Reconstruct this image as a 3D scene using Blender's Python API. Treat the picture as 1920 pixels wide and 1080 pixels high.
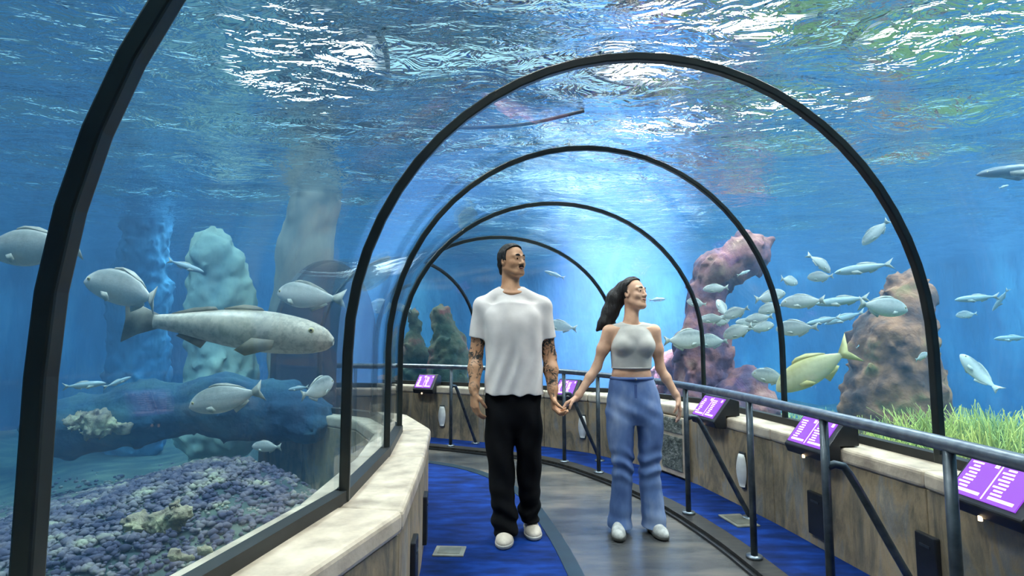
import bpy, math, random
import numpy as np
from mathutils import Vector, Matrix
random.seed(7); rng = np.random.default_rng(7)
S = bpy.context.scene
C = S.collection
for o in list(bpy.data.objects): bpy.data.objects.remove(o)

# ------------------------------------------------------------------ camera
F, CAMH = 1050.0, 1.30
PITCH = math.atan(89 / F)
cd = bpy.data.cameras.new('camera'); cam = bpy.data.objects.new('camera', cd); C.objects.link(cam)
cd.sensor_width = 36; cd.lens = 36 * F / 1920; cd.clip_start = .02
cam.location = (0, 0, CAMH); cam.rotation_euler = (math.pi / 2 + PITCH, 0, 0)
S.camera = cam
cP, sP = math.cos(PITCH), math.sin(PITCH)

# ------------------------------------------------------------------ light of the place, with added fill
S.view_settings.view_transform = 'Standard'; S.view_settings.look = 'None'
S.view_settings.exposure = -0.22; S.view_settings.gamma = 1; S.view_settings.use_curve_mapping = False
S.cycles.transparent_max_bounces = 40
S.cycles.use_light_tree = False
S.cycles.max_bounces = 5; S.cycles.diffuse_bounces = 2; S.cycles.glossy_bounces = 3
S.cycles.volume_bounces = 0
S.cycles.sample_clamp_indirect = 6
S.cycles.sample_clamp_direct = 20
SURF = 2.92                       # height of the water surface
w = bpy.data.worlds.new('hall'); S.world = w; w.use_nodes = True
w.node_tree.nodes['Background'].inputs[0].default_value = (.50, .84, .95, 1)
w.node_tree.nodes['Background'].inputs[1].default_value = 1.5
# glowing panels over the tank, some unseen and added as fill light: (x, y, size x, size y, radiance, label)
LAMPZ = 6.2
PANELS = [(.9, .7, 2.2, 2.0, 25, 0, 'unseen fill panel added straight above the walkway to light the couple'),  # added key light for the couple
          (4.6, 3.4, 2.4, 2.4, 40, .2, 'unseen fill panel added above the seagrass to light the fish'),  # added light for the fish on the right
          (-3.4, 2.8, 2.4, 2.4, 32, -.2, 'unseen fill panel added above the rubble bank to light the fish'),  # added light for the fish on the left
          (1.0, 5.4, 2.0, 2.0, 22, 0, 'unseen fill panel added above the couple to light the vault and far wall'),  # added light for the vault and far wall
          (-3.9, 10.0, 2.4, 4.2, 34, .35, 'ceiling lamp panel glimpsed through the ripples left of the arch'),
          (3.0, 9.0, 3.0, 2.6, 34, -.5, 'ceiling lamp panel glimpsed through the ripples above the large arch'),
          (7.4, 5.2, 2.4, 2.4, 34, .1, 'unseen fill panel added beyond the rock pillar to brighten the water'),  # added to brighten the water on the right
          (6.3, 12.0, 2.6, 2.6, 26, .5, 'ceiling lamp panel far down the tank above the fish school'),
          (3.6, 12.6, 2.2, 2.4, 34, .2, 'ceiling lamp panel far down the tank beyond the large arch'),
          (7.8, 8.6, 3.4, 3.4, 24, -.6, 'ceiling lamp panel glimpsed through the ripples in the right corner')]
# unseen spot added far down the tank to make the milky glow
sd = bpy.data.lights.new('glow_spot', 'SPOT'); sd.energy = 70000; sd.spot_size = math.radians(42); sd.spot_blend = .8; sd.shadow_soft_size = .3; sd.color = (1, .62, .74)
so = bpy.data.objects.new('glow_spot', sd); C.objects.link(so); so.location = (1.9, 11.0, 6.0); so.rotation_euler = (math.radians(-14), 0, 0)

# ------------------------------------------------------------------ helpers
def ray(u, v):
    x = (u - 960) / F; z = (540 - v) / F
    return np.array([x, cP - z * sP, sP + z * cP])
def at(u, v, Y):
    r = ray(u, v); return np.array([0, 0, CAMH]) + r * (Y / r[1])

def tag(o, label=None, cat=None, group=None, kind=None):
    if label: o['label'] = label
    if cat: o['category'] = cat
    if group: o['group'] = group
    if kind: o['kind'] = kind
    return o
def mesh(name, verts, faces, mats, parent=None, smooth=False, midx=None, origin=None):
    me = bpy.data.meshes.new(name)
    V = np.asarray(verts, float)
    if origin is not None: V = V - np.asarray(origin)
    if isinstance(faces, np.ndarray):
        n = len(faces); k = faces.shape[1]
        me.vertices.add(len(V)); me.vertices.foreach_set('co', V.astype(np.float32).ravel())
        me.loops.add(n * k); me.loops.foreach_set('vertex_index', faces.astype(np.int32).ravel())
        me.polygons.add(n); me.polygons.foreach_set('loop_start', np.arange(0, n * k, k, dtype=np.int32))
        me.update(calc_edges=True)
    else:
        me.from_pydata(V.tolist(), [], faces)
    for m in (mats if isinstance(mats, (list, tuple)) else [mats]): me.materials.append(m)
    if midx is not None: me.polygons.foreach_set('material_index', np.asarray(midx, np.int32))
    me.polygons.foreach_set('use_smooth', [smooth] * len(me.polygons))
    me.update()
    return link(name, me, parent, origin)
def link(name, me, parent=None, origin=None):
    o = bpy.data.objects.new(name, me); C.objects.link(o)
    if origin is not None: o.location = origin
    if parent is not None:
        o.parent = parent
    return o
def empty(name, loc=(0, 0, 0), rz=0):
    o = bpy.data.objects.new(name, None); C.objects.link(o); o.location = loc; o.rotation_euler = (0, 0, rz); o.empty_display_size = .1
    return o
def bevel(o, wd, seg=2):
    b = o.modifiers.new('bevel', 'BEVEL'); b.width = wd; b.segments = seg; b.limit_method = 'ANGLE'
    return o
class MB:
    def __init__(s): s.v = []; s.f = []; s.m = []
    def add(s, V, Fc, m=0):
        n = len(s.v); s.v += [tuple(map(float, p)) for p in V]; s.f += [tuple(i + n for i in f) for f in Fc]; s.m += [m] * len(Fc); return s
    def box(s, c, d, R=None, m=0):
        V = [np.array([x, y, z]) * np.array(d) / 2 for x in (-1, 1) for y in (-1, 1) for z in (-1, 1)]
        if R is not None: V = [np.array(R @ Vector(p)) for p in V]
        V = [p + np.array(c) for p in V]
        return s.add(V, [(0, 1, 3, 2), (4, 6, 7, 5), (0, 4, 5, 1), (2, 3, 7, 6), (0, 2, 6, 4), (1, 5, 7, 3)], m)
    def prism(s, poly, a, b, m=0):      # poly: list of 3D points, extruded by vector b-a given as offset a->b
        n = len(poly); A = [np.array(p) + a for p in poly]; B = [np.array(p) + b for p in poly]
        fs = [tuple(range(n))[::-1], tuple(range(n, 2 * n))] + [(i, (i + 1) % n, n + (i + 1) % n, n + i) for i in range(n)]
        return s.add(A + B, fs, m)
    def tube(s, pts, r, n=10, m=0, cap=True):
        P = [np.array(p, float) for p in pts]; K = len(P); rr = r if isinstance(r, (list, tuple, np.ndarray)) else [r] * K
        ref = None; V = []
        for i in range(K):
            t = P[min(i + 1, K - 1)] - P[max(i - 1, 0)]; t /= np.linalg.norm(t)
            if ref is None:
                a = np.array([0, 0, 1.]) if abs(t[2]) < .9 else np.array([1., 0, 0])
            else: a = ref
            u = a - t * (a @ t); u /= np.linalg.norm(u); ref = u; w_ = np.cross(t, u)
            V += [P[i] + rr[i] * (math.cos(2 * math.pi * j / n) * u + math.sin(2 * math.pi * j / n) * w_) for j in range(n)]
        fs = [(i * n + j, i * n + (j + 1) % n, (i + 1) * n + (j + 1) % n, (i + 1) * n + j) for i in range(K - 1) for j in range(n)]
        if cap: fs += [tuple(range(n))[::-1], tuple(range((K - 1) * n, K * n))]
        return s.add(V, fs, m)
    def build(s, name, mats, parent=None, smooth=False, origin=None):
        o = mesh(name, s.v, s.f, mats, parent, smooth, s.m)
        if origin is not None: o.location = origin
        return o

def spline(pts, n):                    # Catmull-Rom, resampled by arc length
    P = np.array(pts, float); Q = np.vstack([2 * P[0] - P[1], P, 2 * P[-1] - P[-2]]); out = []
    for i in range(1, len(Q) - 2):
        for t in np.linspace(0, 1, 16, endpoint=False):
            a, b, c, d = Q[i - 1], Q[i], Q[i + 1], Q[i + 2]
            out.append(.5 * (2 * b + (c - a) * t + (2 * a - 5 * b + 4 * c - d) * t * t + (3 * b - a - 3 * c + d) * t ** 3))
    out.append(P[-1]); out = np.array(out)
    return resample(out, n)
def resample(P, n):
    P = np.asarray(P, float); d = np.r_[0, np.cumsum(np.linalg.norm(np.diff(P, axis=0), axis=1))]
    t = np.linspace(0, d[-1], n)
    return np.stack([np.interp(t, d, P[:, k]) for k in range(P.shape[1])], 1)

# ------------------------------------------------------------------ materials
MATS = {}
def newmat(name):
    m = bpy.data.materials.new(name); m.use_nodes = True; nt = m.node_tree
    return m, nt, nt.nodes, nt.links, nt.nodes['Principled BSDF']
def col4(c): return (c[0], c[1], c[2], 1)
def srgb(r, g, b):
    f = lambda c: c / 12.92 if c <= .04045 else ((c + .055) / 1.055) ** 2.4
    return (f(r / 255), f(g / 255), f(b / 255))
def coords(nt, scale=(1, 1, 1), kind='Object'):
    tc = nt.nodes.new('ShaderNodeTexCoord'); mp = nt.nodes.new('ShaderNodeMapping'); mp.inputs['Scale'].default_value = scale
    nt.links.new(tc.outputs[kind], mp.inputs[0]); return mp.outputs[0]
def ramp(nt, src, stops):
    r = nt.nodes.new('ShaderNodeValToRGB'); nt.links.new(src, r.inputs[0]); el = r.color_ramp.elements
    while len(el) < len(stops): el.new(.5)
    for e, (p, c) in zip(el, stops): e.position = p; e.color = col4(c)
    return r.outputs[0]
def noise(nt, vec, scale, detail=4, rough=.55, dist=0):
    n = nt.nodes.new('ShaderNodeTexNoise'); nt.links.new(vec, n.inputs['Vector']); n.inputs['Scale'].default_value = scale
    n.inputs['Detail'].default_value = detail; n.inputs['Roughness'].default_value = rough; n.inputs['Distortion'].default_value = dist
    return n.outputs[0]
def bump(nt, b, h, strength, dist=.02):
    n = nt.nodes.new('ShaderNodeBump'); n.inputs['Strength'].default_value = strength; n.inputs['Distance'].default_value = dist
    nt.links.new(h, n.inputs['Height']); nt.links.new(n.outputs[0], b.inputs['Normal'])
def pm(name, stops, scale=5, rough=.6, metal=0, stretch=(1, 1, 1), bmp=0, detail=4, bscale=None, spec=.5, dist=0, bdist=.02):
    """procedural material: noise through a colour ramp"""
    if name in MATS: return MATS[name]
    m, nt, N, L, b = newmat(name)
    vec = coords(nt, stretch); n = noise(nt, vec, scale, detail, dist=dist)
    if len(stops) == 1: stops = [(.3, tuple(c * .9 for c in stops[0])), (.7, stops[0])]
    elif len(stops[0]) == 3: stops = list(zip(np.linspace(.3, .7, len(stops)), stops))
    L.new(ramp(nt, n, stops), b.inputs['Base Color'])
    b.inputs['Roughness'].default_value = rough; b.inputs['Metallic'].default_value = metal; b.inputs['Specular IOR Level'].default_value = spec
    if bmp: bump(nt, b, noise(nt, vec, bscale or scale * 3, 3), bmp, bdist)
    MATS[name] = m; return m
def emat(name, c, s, base=(.02, .02, .02)):
    m, nt, N, L, b = newmat(name); b.inputs['Base Color'].default_value = col4(base)
    b.inputs['Emission Color'].default_value = col4(c); b.inputs['Emission Strength'].default_value = s; MATS[name] = m
    if s < 10: m.cycles.emission_sampling = 'NONE'
    return m
def glassmat(name, tint, f0=.04, power=5, rough=0.0, gcol=(1, 1, 1), mx=.9):
    m = bpy.data.materials.new(name); m.use_nodes = True; nt = m.node_tree; nt.nodes.clear(); N = nt.nodes; L = nt.links
    out = N.new('ShaderNodeOutputMaterial'); mix = N.new('ShaderNodeMixShader'); tr = N.new('ShaderNodeBsdfTransparent'); gl = N.new('ShaderNodeBsdfGlossy')
    tr.inputs[0].default_value = col4(tint); gl.inputs['Roughness'].default_value = rough; gl.inputs['Color'].default_value = col4(gcol)
    lw = N.new('ShaderNodeLayerWeight'); lw.inputs[0].default_value = .5
    pw = N.new('ShaderNodeMath'); pw.operation = 'POWER'; pw.inputs[1].default_value = power
    ma = N.new('ShaderNodeMath'); ma.operation = 'MULTIPLY_ADD'; ma.inputs[1].default_value = mx - f0; ma.inputs[2].default_value = f0
    L.new(lw.outputs['Facing'], pw.inputs[0]); L.new(pw.outputs[0], ma.inputs[0]); L.new(ma.outputs[0], mix.inputs[0])
    L.new(tr.outputs[0], mix.inputs[1]); L.new(gl.outputs[0], mix.inputs[2]); L.new(mix.outputs[0], out.inputs[0])
    MATS[name] = m; return m

M_acryl = glassmat('acrylic', (.985, .99, .99), f0=.016, mx=.7)
M_rib = pm('rib_paint', [(.010, .014, .014), (.02, .026, .024)], 8, .35)
M_frame = pm('channel_rubber', [(.012, .014, .014), (.02, .022, .022)], 12, .5)
M_conc = None
def concrete():
    m, nt, N, L, b = newmat('concrete')
    v = coords(nt, (2.6, 2.6, .75)); n1 = noise(nt, v, 2.6, 7, .62, .7)
    c1 = ramp(nt, n1, [(.28, srgb(84, 88, 88)), (.42, srgb(138, 126, 106)), (.52, srgb(176, 154, 122)), (.62, srgb(150, 146, 138)), (.78, srgb(206, 182, 146))])
    v2 = coords(nt, (1, 1, .8)); n2 = noise(nt, v2, 4.5, 8, .7)
    mx = N.new('ShaderNodeMix'); mx.data_type = 'RGBA'; mx.blend_type = 'MULTIPLY'; mx.inputs[0].default_value = .8
    L.new(c1, mx.inputs[6]); L.new(ramp(nt, n2, [(.36, (.50, .52, .52)), (.52, (.9, .89, .87)), (.7, (1, 1, 1))]), mx.inputs[7])
    L.new(mx.outputs[2], b.inputs['Base Color']); b.inputs['Roughness'].default_value = .6
    bump(nt, b, noise(nt, coords(nt, (3, 3, 2)), 9, 8, .7), .4, .012)
    return m
M_conc = concrete()
M_cope = pm('coping_stone', [srgb(164, 148, 130), srgb(196, 180, 158), srgb(218, 202, 180)], 4, .5, bmp=.15, stretch=(2, 2, 2))
M_carpet = pm('blue_carpet', [srgb(3, 24, 64), srgb(5, 40, 104), srgb(10, 58, 138)], 3.5, .8, spec=.15, stretch=(1, 3, 1), bmp=.25, bscale=260, bdist=.004)
M_belt = pm('walkway_belt', [srgb(44, 48, 54), srgb(78, 78, 78), srgb(118, 110, 100)], 1.3, .26, stretch=(.8, 2.2, 1), bmp=.08, bscale=60)
M_trimrub = pm('dark_edge', [srgb(12, 30, 44), srgb(20, 46, 58)], 6, .45)
M_kerb = pm('kerb_metal', [srgb(46, 48, 50), srgb(84, 80, 76)], 9, .35, .6, stretch=(1, 6, 1))
M_steel = pm('rail_steel', [srgb(120, 130, 140), srgb(160, 168, 176)], 20, .32, .85)
M_dsteel = pm('post_steel', [srgb(62, 70, 76), srgb(96, 104, 110)], 14, .38, .75)
M_black = pm('black_plastic', [(.008, .01, .012), (.018, .02, .024)], 14, .4)
M_plate = pm('floor_plate', [srgb(120, 120, 112), srgb(165, 165, 150)], 9, .4, .3)
M_white = pm('white_enamel', [srgb(215, 215, 210), srgb(240, 240, 236)], 12, .35)
M_screen = emat('screen_glow', srgb(138, 62, 200), 1.75)
M_text = emat('screen_text', srgb(250, 214, 250), 2.4)
M_base = pm('floor_slab', [srgb(30, 34, 40), srgb(48, 50, 54)], 6, .6)

# ------------------------------------------------------------------ ceiling lamp panels over the tank
M_house = pm('lamp_housing', [(.05, .05, .05), (.09, .09, .09)], 5, .6)
def lampmat(name, L_):
    # diffuser with a hot centre that falls off towards the rim
    m, nt, N, L, b = newmat(name); b.inputs['Base Color'].default_value = (.6, .6, .6, 1); b.inputs['Emission Color'].default_value = (1, .97, .93, 1)
    tc = N.new('ShaderNodeTexCoord'); ln = N.new('ShaderNodeVectorMath'); ln.operation = 'SUBTRACT'; ln.inputs[1].default_value = (.5, .5, 0)
    L.new(tc.outputs['Generated'], ln.inputs[0]); sp = N.new('ShaderNodeVectorMath'); sp.operation = 'MULTIPLY'; sp.inputs[1].default_value = (1, 1, 0); L.new(ln.outputs[0], sp.inputs[0])
    le = N.new('ShaderNodeVectorMath'); le.operation = 'LENGTH'; L.new(sp.outputs[0], le.inputs[0])
    nz = noise(nt, coords(nt, (1, 1, 1)), 1.6, 2); ad = N.new('ShaderNodeMath'); ad.operation = 'MULTIPLY_ADD'; ad.inputs[1].default_value = .30; L.new(nz, ad.inputs[0]); L.new(le.outputs['Value'], ad.inputs[2])
    mr = N.new('ShaderNodeMapRange'); mr.interpolation_type = 'SMOOTHSTEP'; mr.inputs[1].default_value = .30; mr.inputs[2].default_value = .62; mr.inputs[3].default_value = L_ * 1.75; mr.inputs[4].default_value = .25
    L.new(ad.outputs[0], mr.inputs[0]); L.new(mr.outputs[0], b.inputs['Emission Strength']); MATS[name] = m; return m
for x_, y_, sx_, sy_, L_, rz_, lab_ in PANELS:
    key = 'lamp_diffuser_%d' % L_
    me_ = MATS.get(key) or lampmat(key, L_)
    root = empty('ceiling_lamp', (x_, y_, LAMPZ), rz_); tag(root, lab_, 'ceiling lamp', 'ceiling lamps over the tank')
    rim = [(1.25 * sx_ / 2 * math.cos(2 * math.pi * k / 28), 1.25 * sy_ / 2 * math.sin(2 * math.pi * k / 28), 0) for k in range(28)]
    MB().prism([np.array(p) * (1.05, 1.05, 1) for p in rim], np.array([0, 0, .01]), np.array([0, 0, .13])).build('housing', M_house, root)
    MB().add(rim, [tuple(range(28))[::-1]]).build('diffuser', me_, root)

# ------------------------------------------------------------------ tunnel plan (metres)
RL = [(-3.1, -3.0), (-2.0, -1.5), (-1.38, -.2), (-.925, 1.10), (-.70, 2.37), (-.72, 3.26), (-.80, 4.02), (-1.15, 4.72), (-1.75, 5.12), (-2.25, 5.30)]
RR = [(.9, -3.6), (1.75, -2.2), (2.08, -.5), (2.22, 1.25), (2.20, 2.93), (2.02, 4.20), (1.84, 5.42), (1.20, 6.45), (-.45, 7.22), (-1.95, 7.85)]
WL = [(-2.85, -3.1), (-1.75, -1.6), (-1.12, -.25), (-.77, 1.06), (-.44, 2.26), (-.51, 3.24), (-.61, 4.18), (-.92, 4.92), (-1.62, 5.37), (-2.2, 5.52)]
WR = [(.72, -3.4), (1.55, -2.05), (1.88, -.45), (2.02, 1.25), (2.0, 2.78), (1.83, 4.02), (1.63, 5.02), (1.40, 5.62), (.85, 6.36), (.38, 6.72), (-.35, 6.98), (-1.06, 7.32), (-1.9, 7.66)]
ZL, ZR = .62, .65
Z0 = 1.22
VRS = [1.50, 1.55, 1.60, 1.60, 1.445, 1.35, 1.20, 1.06, .93, .93, .93]     # rise of the crown per station: the vault sinks round the bend
NP = 30
def profile(i, off=0.0, zb=None):
    """arch of station i: list of 3D points from the left foot over the crown to the right foot"""
    L_, R_ = np.array(RL[i]), np.array(RR[i]); d = R_ - L_; wd = np.linalg.norm(d); u = d / wd; c = (L_ + R_) / 2; r = wd / 2
    zl = zb if zb is not None else .62
    VR = VRS[i]; pts = [np.r_[c - u * (r + off), zl]]
    pts.append(np.r_[c - u * (r + off), .92])
    for k in range(NP + 1):
        a = math.pi * k / NP
        pts.append(np.r_[c - u * math.cos(a) * (r + off), Z0 + math.sin(a) * (VR + off)])
    pts.append(np.r_[c + u * (r + off), .92]); pts.append(np.r_[c + u * (r + off), zl])
    return np.array(pts)
NS = len(RL)

vault = empty('ceiling', (0.6, 2, .62)); tag(vault, 'clear curved acrylic vault over the walkway', 'glass vault', kind='structure')
for i in range(NS - 1):
    A, A2, B, B2 = profile(i), profile(i, .035), profile(i + 1), profile(i + 1, .035)
    n = len(A); V = np.vstack([A, B, B2, A2, A, B, B2, A2]); o4 = 4 * n      # rims carry their own vertices so the faces shade true
    fs = []
    for k in range(n - 1):
        fs.append((k, n + k, n + k + 1, k + 1)); fs.append((3 * n + k, 3 * n + k + 1, 2 * n + k + 1, 2 * n + k))
        fs.append((o4 + k, o4 + k + 1, o4 + 3 * n + k + 1, o4 + 3 * n + k)); fs.append((o4 + n + k, o4 + 2 * n + k, o4 + 2 * n + k + 1, o4 + n + k + 1))
    fs.append((o4, o4 + 3 * n, o4 + 2 * n, o4 + n)); fs.append((o4 + n - 1, o4 + 2 * n - 1, o4 + 3 * n - 1, o4 + 4 * n - 1))
    mesh('pane', V - np.array([.6, 2, .62]), fs, M_acryl, vault, True)
rib_lab = {2: None, 3: 'nearest black arch rib, running out of the top left of the view', 4: 'large black arch rib framing the couple, the widest whole arch',
           5: 'second arch rib behind the couple, springing beside the middle screen', 6: 'third arch rib, coming down behind the fish school and the first screen',
           7: 'thin arch rib that ends behind the woman in the crop top', 8: 'farthest arch rib, ending beside the man in the white shirt'}
for i in range(1, NS):
    P = profile(i); n = len(P); hw = {3: .021, 4: .020}.get(i, .016)
    d = np.array(RR[i]) - np.array(RL[i]); d /= np.linalg.norm(d); t = np.r_[-d[1], d[0], 0]
    inn, out = profile(i, -.030 if i < 5 else -.022), profile(i, .012)
    ring = np.stack([inn - t * hw, inn + t * hw, out + t * hw, out - t * hw], 1).reshape(-1, 3)
    fs = [(4 * k + a, 4 * k + (a + 1) % 4, 4 * k + 4 + (a + 1) % 4, 4 * k + 4 + a) for k in range(n - 1) for a in range(4)] + [(3, 2, 1, 0), (4 * n - 4, 4 * n - 3, 4 * n - 2, 4 * n - 1)]
    org = np.r_[(np.array(RL[i]) + np.array(RR[i])) / 2, .62]
    o = mesh('arch_rib', ring, fs, M_rib, None, False, origin=org); bevel(o, .006, 2)
    tag(o, rib_lab.get(i) or 'black arch rib of the glass vault outside the view', 'arch rib', 'arch ribs of the glass tunnel', 'structure')

# ---- low concrete walls, panel by panel, with coping and glazing channel
def low_wall(name, inner, frame, ztop, lab, side):
    root = empty(name, (inner[4][0], inner[4][1], 0)); tag(root, lab, 'low wall', kind='structure'); org = np.array([inner[4][0], inner[4][1], 0])
    K = len(inner); I = np.array(inner, float)
    # outer line = frame line pushed .16 away, resampled onto the inner points
    fr = np.array(frame, float); O = []
    for p in I:
        best = None
        for a, b in zip(fr[:-1], fr[1:]):
            t = np.clip((p - a) @ (b - a) / ((b - a) @ (b - a)), 0, 1); q = a + t * (b - a); dd = np.linalg.norm(q - p)
            if best is None or dd < best[0]: best = (dd, q)
        q = best[1]; n_ = (q - p) / max(best[0], 1e-6); O.append(q + n_ * .16)
    O = np.array(O)
    def nrm(p, o): return (p - o) / np.linalg.norm(p - o)
    for k in range(K - 1):
        a, b, c, d_ = I[k], I[k + 1], O[k + 1], O[k]
        t = (b - a) / np.linalg.norm(b - a) * .002
        poly = [np.r_[a + t, 0], np.r_[b - t, 0], np.r_[c - t, 0], np.r_[d_ + t, 0]]
        o = MB().prism([p - org for p in poly], np.array([0, 0, -.06]), np.array([0, 0, ztop - .09])).build('concrete_panel', M_conc, root)
        bevel(o, .004, 1)
        ia, ib = a + nrm(a, d_) * .015, b + nrm(b, c) * .015
        poly = [np.r_[ia, 0], np.r_[ib, 0], np.r_[c, 0], np.r_[d_, 0]]
        o = MB().prism([p - org for p in poly], np.array([0, 0, ztop - .09]), np.array([0, 0, ztop])).build('coping', M_cope, root); bevel(o, .022, 3)
    for a, b in zip(fr[:-1], fr[1:]):
        d = b - a; ln = np.linalg.norm(d); ang = math.atan2(d[1], d[0]); m = (a + b) / 2
        MB().box(np.r_[m, ztop + .022] - org, (ln + .02, .055, .05), Matrix.Rotation(ang, 3, 'Z')).build('glazing_channel', M_frame, root)
    return root
low_wall('wall_left', WL, RL, ZL, 'low pale concrete wall with wide coping below the near glass', -1)
low_wall('wall_right', WR, RR, ZR, 'long curved concrete wall carrying the purple screens', 1)

# ---- floor
N_F = 70
cWL = resample(WL, N_F); cWR = spline(WR, N_F)
cBL = spline([(-.4, -3.2), (.25, -1.7), (.5, 0), (.52, 1.5), (.40, 3.1), (.29, 3.97), (.12, 4.75), (-.27, 5.48), (-.85, 5.95), (-2.1, 6.5)], N_F)
cBR = spline([(.3, -3.3), (1.05, -1.9), (1.3, -.3), (1.37, 1.5), (1.30, 3.1), (1.21, 3.85), (1.05, 4.5), (.72, 5.25), (.30, 5.85), (-.36, 6.27), (-1.1, 6.62), (-2.0, 7.02)], N_F)
def offset(cv, d):
    t = np.gradient(cv, axis=0); t /= np.linalg.norm(t, axis=1)[:, None]; return cv + np.stack([t[:, 1], -t[:, 0]], 1) * d
def strip(name, a, b, z, mat, parent, thick=.03, smooth=False):
    n = len(a); V = np.vstack([np.c_[a, np.full(n, z)], np.c_[b, np.full(n, z)], np.c_[b, np.full(n, z - thick)], np.c_[a, np.full(n, z - thick)]])
    fs = []
    for k in range(n - 1):
        for q in range(4):
            q2 = (q + 1) % 4; fs.append((q * n + k, q2 * n + k, q2 * n + k + 1, q * n + k + 1))
    fs += [(0, n, 2 * n, 3 * n), (n - 1, 4 * n - 1, 3 * n - 1, 2 * n - 1)]
    return mesh(name, V, fs, mat, parent, smooth)
fl = strip('floor', cWL, cWR, -.03, M_base, None, .06); tag(fl, 'curving walkway floor of the glass tunnel', 'floor', kind='structure')
strip('blue_carpet', cWL + 0, offset(cBL, -.09), 0, M_carpet, fl, .03)
strip('walkway_edge', offset(cBL, -.09), cBL, .004, M_trimrub, fl, .034)
strip('moving_walkway', cBL, cBR, -.004, M_belt, fl, .025)
strip('walkway_edge', cBR, offset(cBR, .025), .012, M_black, fl, .04)
strip('kerb', offset(cBR, .025), offset(cBR, .16), .035, M_kerb, fl, .065)
strip('blue_carpet', offset(cBR, .16), cWR, 0, M_carpet, fl, .03)
endw = MB()
for i, s_ in ((0, 1), (NS - 1, -1)):
    P = profile(i, .02, -.1); fs = [tuple(range(len(P)))]
    endw.v and None
    mb = MB(); mb.add(P, fs); t = (np.r_[np.mean(np.array([RL[1], RR[1]]), 0) - np.mean(np.array([RL[0], RR[0]]), 0), 0] if i == 0 else np.r_[np.mean(np.array([RL[-2], RR[-2]]), 0) - np.mean(np.array([RL[-1], RR[-1]]), 0), 0])
    t = t / np.linalg.norm(t) * .06
    mb = MB().prism(list(P), np.zeros(3), t)
    o = mb.build('wall_end' if i == 0 else 'wall_far_end', M_base); tag(o, 'dark end wall closing the tunnel behind the viewer' if i == 0 else 'dark end wall closing the tunnel round the bend', 'wall', kind='structure')

# ------------------------------------------------------------------ the tank
TX0, TX1, TY0, TY1, TZ0 = -9.0, 10.0, -6.0, 14.5, -1.4
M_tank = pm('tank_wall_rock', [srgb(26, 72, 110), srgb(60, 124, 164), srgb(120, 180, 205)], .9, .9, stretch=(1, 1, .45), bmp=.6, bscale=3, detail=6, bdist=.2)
M_sand = pm('tank_sand', [srgb(50, 62, 66), srgb(84, 92, 84), srgb(120, 124, 104)], 2.5, .95, bmp=.4, bscale=14, detail=6)
def slab(name, c, d, m, lab):
    o = MB().box((0, 0, 0), d).build(name, m, origin=c); return tag(o, lab, 'tank wall', kind='structure')
cx, cy = (TX0 + TX1) / 2, (TY0 + TY1) / 2; zh = SURF + .35 - TZ0; cz = TZ0 + zh / 2
slab('wall_tank_left', (TX0 - .1, cy, cz), (.2, TY1 - TY0 + .4, zh), M_tank, 'distant blue wall of the tank beyond the near glass')
slab('wall_tank_right', (TX1 + .1, cy, cz), (.2, TY1 - TY0 + .4, zh), M_tank, 'distant blue wall of the tank behind the fish school')
slab('wall_tank_back', (cx, TY1 + .1, cz), (TX1 - TX0, .2, zh), M_tank, 'far blue wall of the tank at the end of the view')
slab('wall_tank_near', (cx, TY0 - .1, cz), (TX1 - TX0, .2, zh), M_tank, 'wall of the tank behind the viewer')

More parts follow.
